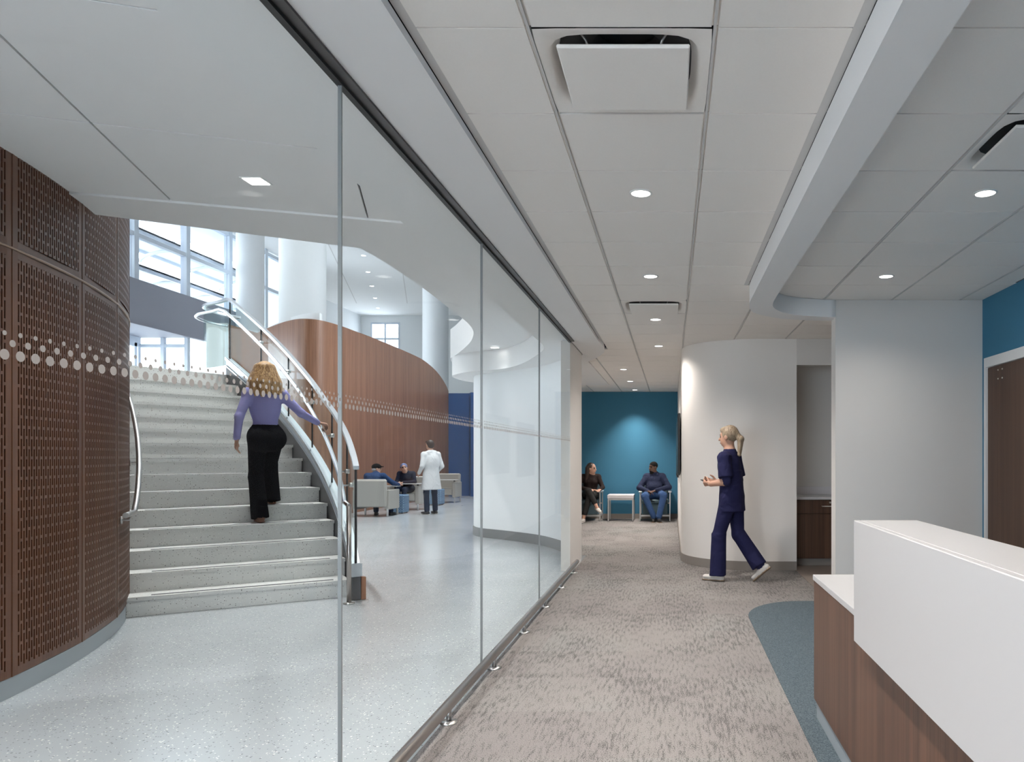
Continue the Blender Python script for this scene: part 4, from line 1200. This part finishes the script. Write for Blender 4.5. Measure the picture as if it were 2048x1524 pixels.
def hand(B, w, d, pn, lat, curl=.5, sc=1.0, thumb=1):
    """w wrist, d finger direction, pn palm normal (fingers curl to it), lat across the palm (thumb side)"""
    d, pn, lat = unit(d), unit(pn), unit(lat)
    B.cone(w, w + d * .085 * sc, .030 * sc, .036 * sc, SKIN, .012, (pn, .45))
    for i, (o_, ln) in enumerate(((.028, .070), (.010, .080), (-.009, .075), (-.027, .058))):
        p = w + d * .088 * sc + lat * o_ * sc; a = .25 * curl
        for s_ in range(3):
            a += .75 * curl * (.5 if s_ == 0 else 1)
            q = p + (d * math.cos(a) + pn * math.sin(a)) * ln * sc * (.42, .32, .26)[s_]
            B.cone(p, q, (.0095, .0088, .008)[s_] * sc, (.0088, .008, .0072)[s_] * sc, SKIN, .004); p = q
    p = w + d * .025 * sc + lat * .026 * sc
    q = p + unit(d * .7 + lat * .75 + pn * .25) * .042 * sc; B.cone(p, q, .012 * sc, .0105 * sc, SKIN, .008)
    B.cone(q, q + unit(d * .95 + lat * .15 + pn * .45) * .036 * sc, .0105 * sc, .0085 * sc, SKIN, .005)

def head(B, c, f, u, sc=1.0, neck=None, lipmat=LIP, jaw=1.0):
    f = unit(f); u = unit(np.asarray(u, float) - f * np.dot(u, f)); r = np.cross(f, u)
    F3 = [r, f, u]
    P = lambda a, b, cc: c + (r * a + f * b + u * cc) * sc
    B.ell(P(0, -.012, .030), np.array([.074, .093, .088]) * sc, SKIN, .02, F3)
    B.ell(P(0, .022, -.042), np.array([.057 * jaw, .064, .072]) * sc, SKIN, .03, F3)
    B.cone(P(0, .078, .012), P(0, .100, -.022), .009 * sc, .0135 * sc, SKIN, .012)
    for s_ in (-1, 1):
        B.ell(P(s_ * .078, -.008, -.005), np.array([.012, .022, .032]) * sc, SKIN, .008, F3)
        B.ell(P(s_ * .031, .072, .010), np.array([.0145, .010, .0075]) * sc, DARK, .003, F3)
        B.cone(P(s_ * .016, .083, .028), P(s_ * .046, .071, .029), .006 * sc, .005 * sc, DARK, .005)
    B.cone(P(-.017, .081, -.060), P(.017, .081, -.060), .0075 * sc, .0075 * sc, lipmat, .008)
    if neck is not None:
        B.cone(neck, P(0, -.015, -.045), .056 * sc, .05 * sc, SKIN, .03)

def shoe(B, an, d, sc=1.0, mt=SHOE, up=(0, 0, 1), sole=SOLE):
    """an: ankle point, d toe direction, up: sole normal"""
    d = unit(d); up = unit(up); an = np.asarray(an, float); side = np.cross(d, up)
    b = an - up * .055 * sc
    B.cone(b - d * .045 * sc, b + d * .05 * sc, .038 * sc, .042 * sc, mt, .02, (up, .85))
    B.cone(b + d * .05 * sc, b + d * .145 * sc, .043 * sc, .036 * sc, mt, .02, (up, .66))
    q = an - up * .088 * sc
    B.cone(q - d * .05 * sc, q + d * .15 * sc, .042 * sc, .040 * sc, sole, .004, (up, .28))

def person(name, label, loc, yaw, J, S, mats, h, hairs=(), extras=()):
    t = empty(name, loc, yaw); tag(t, label, 'person')
    B = Body(); g = lambda k: np.asarray(J[k], float)
    pel, chest, neck = g('pelvis'), g('chest'), g('neck')
    lat = unit(g('shR') - g('shL')); up = unit(neck - pel); fw = unit(np.cross(up, lat)); up2 = np.cross(lat, fw)
    F3 = [lat, fw, up2]; w = S.get('w', 1.0); TM = S.get('top', TOP); gl = S.get('girth', 1.0)
    B.ell(pel, (.165 * w * S.get('hip', 1), .125 * gl, .12), PANT, .05, F3)
    mid = pel * .5 + chest * .5
    B.ell(mid, (.135 * w * S.get('waist', 1), .105 * gl, .16), TM, .06, F3)
    B.ell(chest, (.165 * w, .118 * gl, .17), TM, .06, F3)
    if S.get('belly'): B.ell(mid + fw * .05, (.15 * w, .12 * gl, .14), TM, .06, F3)
    if S.get('bust'):
        for s_ in (-1, 1): B.ell(chest + lat * s_ * .07 + fw * .08 - up2 * .02, (.06, .055, .06), TM, .05, F3)
    sl = S.get('sleeve', 1.0)      # fraction of arm covered
    B.cone(g('shL'), g('shR'), .066 * w, .066 * w, TM, .06)
    B.cone(chest + up2 * .06, neck - up2 * .015, .115 * w, .066, TM, .06)
    ar = S.get('arm', 1.0)
    for s_ in 'LR':
        sh, el, wr = g('sh' + s_), g('el' + s_), g('wr' + s_)
        B.cone(sh, el, .058 * ar, .046 * ar, TM, .03)
        if sl >= 1.0:
            B.cone(el, wr - unit(wr - el) * .01, .045 * ar, .036 * ar, TM, .02)
            B.cone(wr - unit(wr - el) * .03, wr, .027, .026, SKIN, .01)
        else:
            B.cone(el, wr, .040, .028, SKIN, .015)
        if 'hd' + s_ in J:
            d, pn, la = J['hd' + s_][:3]; hand(B, wr, d, pn, la, J['hd' + s_][3] if len(J['hd' + s_]) > 3 else .5, S.get('hs', 1.0))
        hp, kn, an = g('hip' + s_), g('kn' + s_), g('an' + s_)
        lg = S.get('leg', 1.0)
        B.cone(hp, kn, .098 * lg, .068 * lg, PANT, .05)
        cuff = an + unit(kn - an) * S.get('cuff', .02)
        B.cone(kn, cuff, .066 * lg, S.get('hem', .052), PANT, .03)
        if S.get('cuff', .02) > .05: B.cone(cuff, an - (0, 0, .02), .038, .034, SKIN, .01)
        shoe(B, an, J['toe' + s_][0], S.get('ss', 1.0), SHOE, J['toe' + s_][1] if len(J['toe' + s_]) > 1 else (0, 0, 1))
    head(B, g('head'), J['face'][0], J['face'][1] if len(J['face']) > 1 else (0, 0, 1), S.get('head', 1.0), neck - up * .03, jaw=S.get('jaw', 1.0))
    for e in extras: e(B)
    B.mesh('body', mats, h, t)
    for nm, fn, mm in hairs:
        H = Body(); fn(H); H.mesh(nm, mm, h, t)
    return t

def skin(n, c):
    m = mat(n, c, .5); m.node_tree.nodes['Principled BSDF'].inputs['Subsurface Weight'].default_value = .08
    m.node_tree.nodes['Principled BSDF'].inputs['Subsurface Radius'].default_value = (.02, .008, .004); return m
SK1 = skin('skin_light', (.52, .30, .215)); SK2 = skin('skin_warm', (.42, .235, .165)); SK3 = skin('skin_deep', (.105, .052, .034))
EYE = mat('eye_dark', (.03, .02, .015), .3); LIPM = mat('lip', (.36, .13, .11), .5); LIPD = mat('lip_deep', (.11, .04, .035), .5)
BLACKF = fabric('black_trousers', (.012, .012, .014), .3); BLACKF.node_tree.nodes['Principled BSDF'].inputs['Specular IOR Level'].default_value = .03; LAV = fabric('lavender_knit', (.30, .29, .56), .35, 6)
NAVYS = fabric('navy_scrubs', (.016, .017, .062), .5); WHSH = mat('white_shoe', (.62, .60, .57), .6); GUM = mat('gum_sole', (.22, .16, .11), .7)
TANSH = mat('tan_shoe', (.20, .10, .065), .6); BLK = mat('black_shoe', (.012, .012, .013), .5); DKSOLE = mat('pale_sole', (.55, .53, .48), .6)
COATW = fabric('white_coat', (.60, .61, .62), .6, 5); DENIMD = fabric('dark_denim', (.014, .024, .05), .4)
DENIM = fabric('blue_denim', (.040, .085, .20), .5, 9); NAVYK = fabric('navy_sweater', (.018, .024, .055), .5, 8)
BLKB = fabric('black_blouse', (.020, .013, .012), .5, 8); GREYP = fabric('charcoal_trousers', (.022, .022, .022), .5)
JKT = fabric('denim_jacket', (.020, .045, .115), .6, 9); NAVYJ = fabric('navy_cardigan', (.010, .014, .030), .6, 8)
H_BLOND = hairmat('blond_hair', (.26, .13, .05), (.66, .42, .20)); H_ASH = hairmat('ash_hair', (.20, .14, .09), (.42, .33, .23))
H_BRN = hairmat('dark_brown_hair', (.012, .006, .004), (.045, .022, .014)); H_BLK = hairmat('black_hair', (.006, .006, .006), (.014, .012, .011)); H_BLK.node_tree.nodes['Principled BSDF'].inputs['Roughness'].default_value = .9; H_BLK.node_tree.nodes['Principled BSDF'].inputs['Specular IOR Level'].default_value = .15
H_GRY = hairmat('grey_hair', (.20, .20, .21), (.40, .40, .42))
CAPM = mat('black_cap', (.006, .006, .007), .95, spec=.1); SCARF = fabric('grey_blue_scarf', (.17, .20, .34), .6, 16)

def fr_(f, u=(0, 0, 1)):
    f = unit(f); u = unit(np.asarray(u, float) - f * np.dot(u, f)); return np.cross(f, u), f, u

# ---- woman climbing the stair
fx, fy = -.656, .755
J = dict(pelvis=(.07, .07, .93), chest=(.065, .085, 1.22), neck=(.065, .075, 1.405), head=(.06, .085, 1.565),
         shL=(-.095, .065, 1.345), elL=(-.19, .01, 1.10), wrL=(-.205, .055, .875), shR=(.225, .065, 1.345), elR=(.40, .01, 1.155), wrR=(.585, .09, 1.062),
         hipL=(-.01, .06, .90), knL=(-.02, .10, .48), anL=(0, .0, .095), hipR=(.15, .07, .90), knR=(.165, .31, .60), anR=(.185, .33, .265),
         toeL=[(0, 1, 0)], toeR=[(0.05, 1, 0)], face=[(.05, 1, .02)],
         hdL=[(0, .12, -1), (.9, .2, 0), (.2, 1, 0), .45], hdR=[(.92, .35, -.15), (0, 0, -1), (-.3, .9, 0), .9])
def hair_w(H):
    c = V3(.06, .085, 1.575); rg = random.Random(7)
    H.ell(c + (0, -.012, .022), (.090, .106, .102), 0, .02)
    for layer in range(3):
        for a in np.linspace(-1.75, 1.75, 13):
            a = a + rg.uniform(-.08, .08); s_, q = math.sin(a), -math.cos(a)
            top = c + (s_ * .068, q * .075, .055 - .03 * layer)
            mid = c + (s_ * (.108 + .012 * layer), q * (.108 + .01 * layer) - .005, -.05 - .03 * layer)
            ln = rg.uniform(.07, .125)
            end = mid + (s_ * rg.uniform(-.005, .03), q * .012 + rg.uniform(-.015, .015), -ln)
            tip = end + (s_ * rg.uniform(-.03, .02), rg.uniform(-.02, .02), -rg.uniform(.015, .04))
            H.cone(top, mid, .036, .034, 0, .012); H.cone(mid, end, .033, .026, 0, .010); H.cone(end, tip, .025, .010, 0, .008)
def pants_w(B):
    B.ell((.07, .01, .875), (.175, .125, .13), PANT, .05)
    for x, y in ((.0, -.02), (.135, -.01)): B.ell((x, y, .86), (.095, .105, .11), PANT, .05)
    B.flat((-.02, .09, .48), (0, .0, .045), .072, .085, PANT, .015); B.flat((.165, .31, .60), (.185, .325, .20), .070, .085, PANT, .015)
person('person', 'woman in lavender top and black trousers climbing the stair, hand on the rail', (-4.29, 7.77, 4 * RI), math.atan2(-fx, fy), J,
       dict(w=.93, waist=.90, hip=1.02, leg=.98, hem=.06, arm=.92, cuff=.035, ss=.95),
       [SK1, LAV, BLACKF, TANSH, EYE, LIPM, TANSH, LAV], .0075, [('hair', hair_w, [H_BLOND])], [pants_w])

# ---- nurse walking left
fx, fy = -.90, .43
J = dict(pelvis=(0, 0, .93), chest=(0, .03, 1.22), neck=(0, .025, 1.41), head=(0, .05, 1.565),
         shL=(-.17, .03, 1.345), elL=(-.205, -.02, 1.085), wrL=(-.13, .20, 1.055), shR=(.17, .03, 1.345), elR=(.20, -.01, 1.09), wrR=(.10, .21, 1.075),
         hipL=(-.09, .0, .90), knL=(-.09, .12, .50), anL=(-.08, .14, .095), hipR=(.09, 0, .90), knR=(.08, -.04, .50), anR=(.07, -.30, .18),
         toeL=[(0, 1, 0)], toeR=[(0, .72, -.62), (0, .62, .78)], face=[(.0, 1, -.06)],
         hdL=[(.45, .85, .05), (.6, -.3, .5), (0, .1, 1), .5], hdR=[(-.45, .85, .05), (-.6, -.3, .5), (0, .1, 1), .5])
def hair_n(H):
    c = V3(0, .05, 1.575)
    H.ell(c + (0, -.028, .028), (.088, .098, .096), 0, .02); H.ell(c + (0, .03, .068), (.07, .055, .035), 0, .02)
    H.cone(c + (0, -.10, .02), c + (0, -.15, -.03), .035, .034, 0, .02); H.cone(c + (0, -.15, -.03), c + (.0, -.135, -.20), .036, .022, 0, .02)
def scrubs(B):
    B.flat((0, .01, 1.2), (0, 0, .76), .155, .188, TOP, .015, ((0, 1, 0), .74))
    B.flat((-.165, .03, 1.36), (-.203, -.005, 1.13), .070, .080, TOP, .02); B.flat((.165, .03, 1.36), (.198, .0, 1.13), .070, .080, TOP, .02)
    B.flat((-.085, .12, .52), (-.08, .135, .065), .080, .090, PANT, .015); B.flat((.08, -.05, .50), (.07, -.29, .17), .078, .088, PANT, .015)
nurse = person('person', 'blond nurse in navy scrubs walking past the rounded wall', (.66, 8.12, 0), math.atan2(-fx, fy), J,
       dict(w=.97, leg=1.0, sleeve=.4, hem=.06, arm=.95, ss=.96), [SK1, NAVYS, NAVYS, WHSH, EYE, LIPM, GUM, NAVYS], .0075, [('hair', hair_n, [H_ASH])], [scrubs])
tb = empty('tablet', (0, 0, 0)); tag(tb, 'small dark tablet held in the hands of the nurse', 'tablet')
tb.location = nurse.matrix_basis @ Vector((0, .30, 1.075)); tb.rotation_euler = (R(25), 0, math.atan2(-fx, fy))
MB().bbox(-.075, .075, -.05, .05, 0, .008, .002).build('case', M_black, tb); MB().box(-.068, .068, -.044, .044, .008, .009).build('screen', M_screen, tb)

# ---- doctor standing
fx, fy = -.80, .60
J = dict(pelvis=(0, 0, .96), chest=(0, .0, 1.26), neck=(0, .01, 1.46), head=(0, .055, 1.605),
         shL=(-.185, 0, 1.39), elL=(-.27, -.05, 1.12), wrL=(-.23, .13, .96), shR=(.185, 0, 1.39), elR=(.27, -.05, 1.12), wrR=(.23, .13, .96),
         hipL=(-.09, 0, .93), knL=(-.11, .02, .51), anL=(-.12, -.02, .095), hipR=(.09, 0, .93), knR=(.11, .02, .51), anR=(.12, .0, .095),
         toeL=[(-.15, 1, 0)], toeR=[(.15, 1, 0)], face=[(-.1, 1, -.22)], hdL=[(.3, .8, -.5), (.9, 0, 0), (0, .3, 1), .4], hdR=[(-.3, .8, -.5), (-.9, 0, 0), (0, .3, 1), .4])
def coat(B):
    B.flat((0, -.01, 1.40), (0, -.015, .58), .13, .255, TOP, .03, ((0, 1, 0), .70)); B.ell((0, -.015, 1.2), (.20, .14, .22), TOP, .05)
    B.cone((-.09, -.03, 1.44), (.09, -.03, 1.44), .05, .05, TOP, .04)
def hair_d(H):
    c = V3(0, .055, 1.615)
    H.ell(c + (0, -.030, .035), (.085, .092, .090), 0, .02); H.ell(c + (0, .045, .075), (.068, .06, .035), 0, .02); H.ell(c + (0, -.06, -.02), (.072, .05, .06), 0, .03)
person('person', 'doctor in a long white coat standing beside the lounge seats', (-5.62, 17.4, 0), math.atan2(-fx, fy), J,
       dict(w=1.08, leg=.95, hem=.062, arm=1.15), [SK2, COATW, DENIMD, BLK, EYE, LIPM, DKSOLE, COATW], .0105, [('hair', hair_d, [H_BRN])], [coat])

def seated(**k):
    J = dict(pelvis=(0, -.05, .54), chest=(0, -.10, .83), neck=(0, -.085, 1.005), head=(0, -.05, 1.10 + .0),
             shL=(-.165, -.10, .915), shR=(.165, -.10, .915), elL=(-.27, .0, .70), elR=(.27, .0, .70), wrL=(-.10, .17, .62), wrR=(.10, .17, .62),
             hipL=(-.09, -.03, .53), hipR=(.09, -.03, .53), knL=(-.15, .40, .52), knR=(.15, .40, .52), anL=(-.14, .42, .095), anR=(.14, .42, .095),
             toeL=[(-.2, 1, 0)], toeR=[(.2, 1, 0)], face=[(0, 1, 0)],
             hdL=[(.7, .6, -.2), (.3, -.1, -.9), (-.2, .9, .2), .7], hdR=[(-.7, .6, -.2), (-.3, -.1, -.9), (.2, .9, .2), .7])
    J.update(k); return J
# ---- man in jeans (faces the viewer, looks left in the picture); local right = picture left
J = seated(head=(.03, -.05, 1.115), face=[(.80, .62, -.05)], knL=(-.20, .42, .55), knR=(.19, .40, .53), anL=(-.10, .47, .095), anR=(.0, .38, .095),
           toeL=[(-.25, 1, 0)], toeR=[(.10, 1, 0)], elL=(-.31, .03, .70), elR=(.32, .05, .69), wrL=(-.03, .24, .64), wrR=(.13, .28, .63))
def hair_m(H):
    c = V3(.03, -.05, 1.125); r, f, u = fr_((.80, .62, -.05))
    H.ell(c - f * .018 + u * .034, (.080, .095, .084), 0, .02, [r, f, u])
def beard(B):
    c = V3(.03, -.05, 1.115); r, f, u = fr_((.80, .62, -.05)); B.ell(c + f * .035 - u * .082, (.05, .05, .035), DARK, .02, [r, f, u])
person('person', 'seated man in navy sweater and jeans, hands clasped, before the teal wall', (-.36, 15.74, 0), R(180), J,
       dict(w=1.22, girth=1.28, belly=1, leg=1.08, arm=1.25, hem=.058, jaw=1.15), [SK3, NAVYK, DENIM, BLK, H_BLK, LIPD, GUM, NAVYK], .0095, [('hair', hair_m, [H_BLK])], [beard])
# ---- woman in black (looks right in the picture = local left)
J = seated(head=(-.04, -.04, 1.09), face=[(-.92, .40, -.02)], chest=(-.01, -.09, .82), knR=(-.02, .42, .64), anR=(-.20, .52, .33), toeR=[(-.55, .75, -.35), (.0, .42, .9)],
           knL=(-.03, .40, .52), anL=(.08, .48, .095), toeL=[(.1, 1, 0)], elL=(-.27, -.0, .70), wrL=(-.24, .22, .665), elR=(.26, .0, .70), wrR=(-.06, .26, .655),
           hdL=[(.2, .9, -.1), (0, 0, -1), (1, 0, 0), .4], hdR=[(-.9, .4, 0), (0, 0, -1), (.3, .9, 0), .4], hipR=(.08, -.03, .54))
def hair_f(H):
    c = V3(-.04, -.04, 1.10); r, f, u = fr_((-.92, .40, -.02))
    H.ell(c - f * .03 + u * .028, (.086, .095, .094), 0, .02, [r, f, u])
    for s_ in (-.06, 0, .06): H.cone(c - f * .07 + r * s_, c - f * .085 + r * s_ * 1.3 - u * .24, .05, .036, 0, .03)
person('person', 'seated woman in black with long dark hair and crossed legs', (-1.72, 15.70, 0), R(180), J,
       dict(w=.98, leg=.92, arm=1.0, hem=.055, cuff=.10, bust=1, ss=.92), [SK1, BLKB, GREYP, WHSH, EYE, LIPM, WHSH, BLKB], .0095, [('hair', hair_f, [H_BRN])], [])
# ---- man in the cap (faces away, head turned right)
J = seated(pelvis=(0, -.10, .54), head=(.0, .02, 1.065), neck=(0, -.02, .965), chest=(0, -.08, .80), shL=(-.18, -.07, .90), shR=(.18, -.07, .90), face=[(.86, .5, -.05)],
           elR=(.36, .06, .74), wrR=(.40, .28, .70), hdR=[(.2, .95, .0), (0, 0, -1), (-1, .1, 0), .35], elL=(-.28, .05, .68), wrL=(-.14, .28, .68), anL=(-.05, .10, .095), anR=(.26, .18, .095), knL=(-.16, .38, .50), knR=(.17, .38, .50))
def cap_(H):
    c = V3(0, .02, 1.065); r, f, u = fr_((.86, .5, .05))
    H.ell(c + u * .05 - f * .008, (.088, .104, .075), 0, .01, [r, f, u]); H.ell(c + u * .045 + f * .10, (.066, .06, .012), 0, .02, [r, f, u])
def hair_c(H):
    c = V3(0, .02, 1.065); r, f, u = fr_((.86, .5, .05)); H.ell(c - f * .045 - u * .012, (.078, .065, .055), 0, .02, [r, f, u])
person('person', 'seated man in a black cap and blue jacket, his back to the viewer', (-6.72, 16.97, 0), 0, J,
       dict(w=1.12, girth=1.1, leg=1.0, arm=1.2, hem=.058), [SK2, JKT, DENIMD, BLK, EYE, LIPM, BLK, JKT], .0105, [('cap', cap_, [CAPM]), ('hair', hair_c, [H_GRY])], [])
# ---- woman in the headscarf (faces the viewer, leans on the tablet arm, looks up to the doctor)
J = seated(chest=(0, .06, .80), neck=(0, .10, .955), head=(.02, .15, 1.05), shL=(-.17, .05, .91), shR=(.17, .05, .91), face=[(-.35, .9, .15), (.22, 0, 1)],
           elL=(-.26, .18, .71), elR=(.20, .18, .70), wrL=(-.02, .33, .70), wrR=(.10, .35, .70), knL=(-.07, .38, .52), knR=(.10, .40, .56), anL=(-.02, .36, .095), anR=(.04, .40, .12))
def scarf(H):
    c = V3(.02, .15, 1.06); r, f, u = fr_((-.35, .9, .15), (.22, 0, 1))
    H.ell(c - f * .028 + u * .035, (.090, .100, .092), 0, .02, [r, f, u]); H.cone(c - f * .09 - u * .04, c - f * .10 - u * .12, .04, .02, 0, .02)
person('person', 'smiling woman in a grey headscarf seated at the tablet arm', (-6.72, 18.93, 0), R(180), J,
       dict(w=.98, leg=.95, arm=1.05, hem=.05, bust=1, cuff=.07, ss=.92), [SK1, NAVYJ, DENIMD, WHSH, EYE, LIPM, WHSH, NAVYJ], .0105, [('headscarf', scarf, [SCARF])], [])
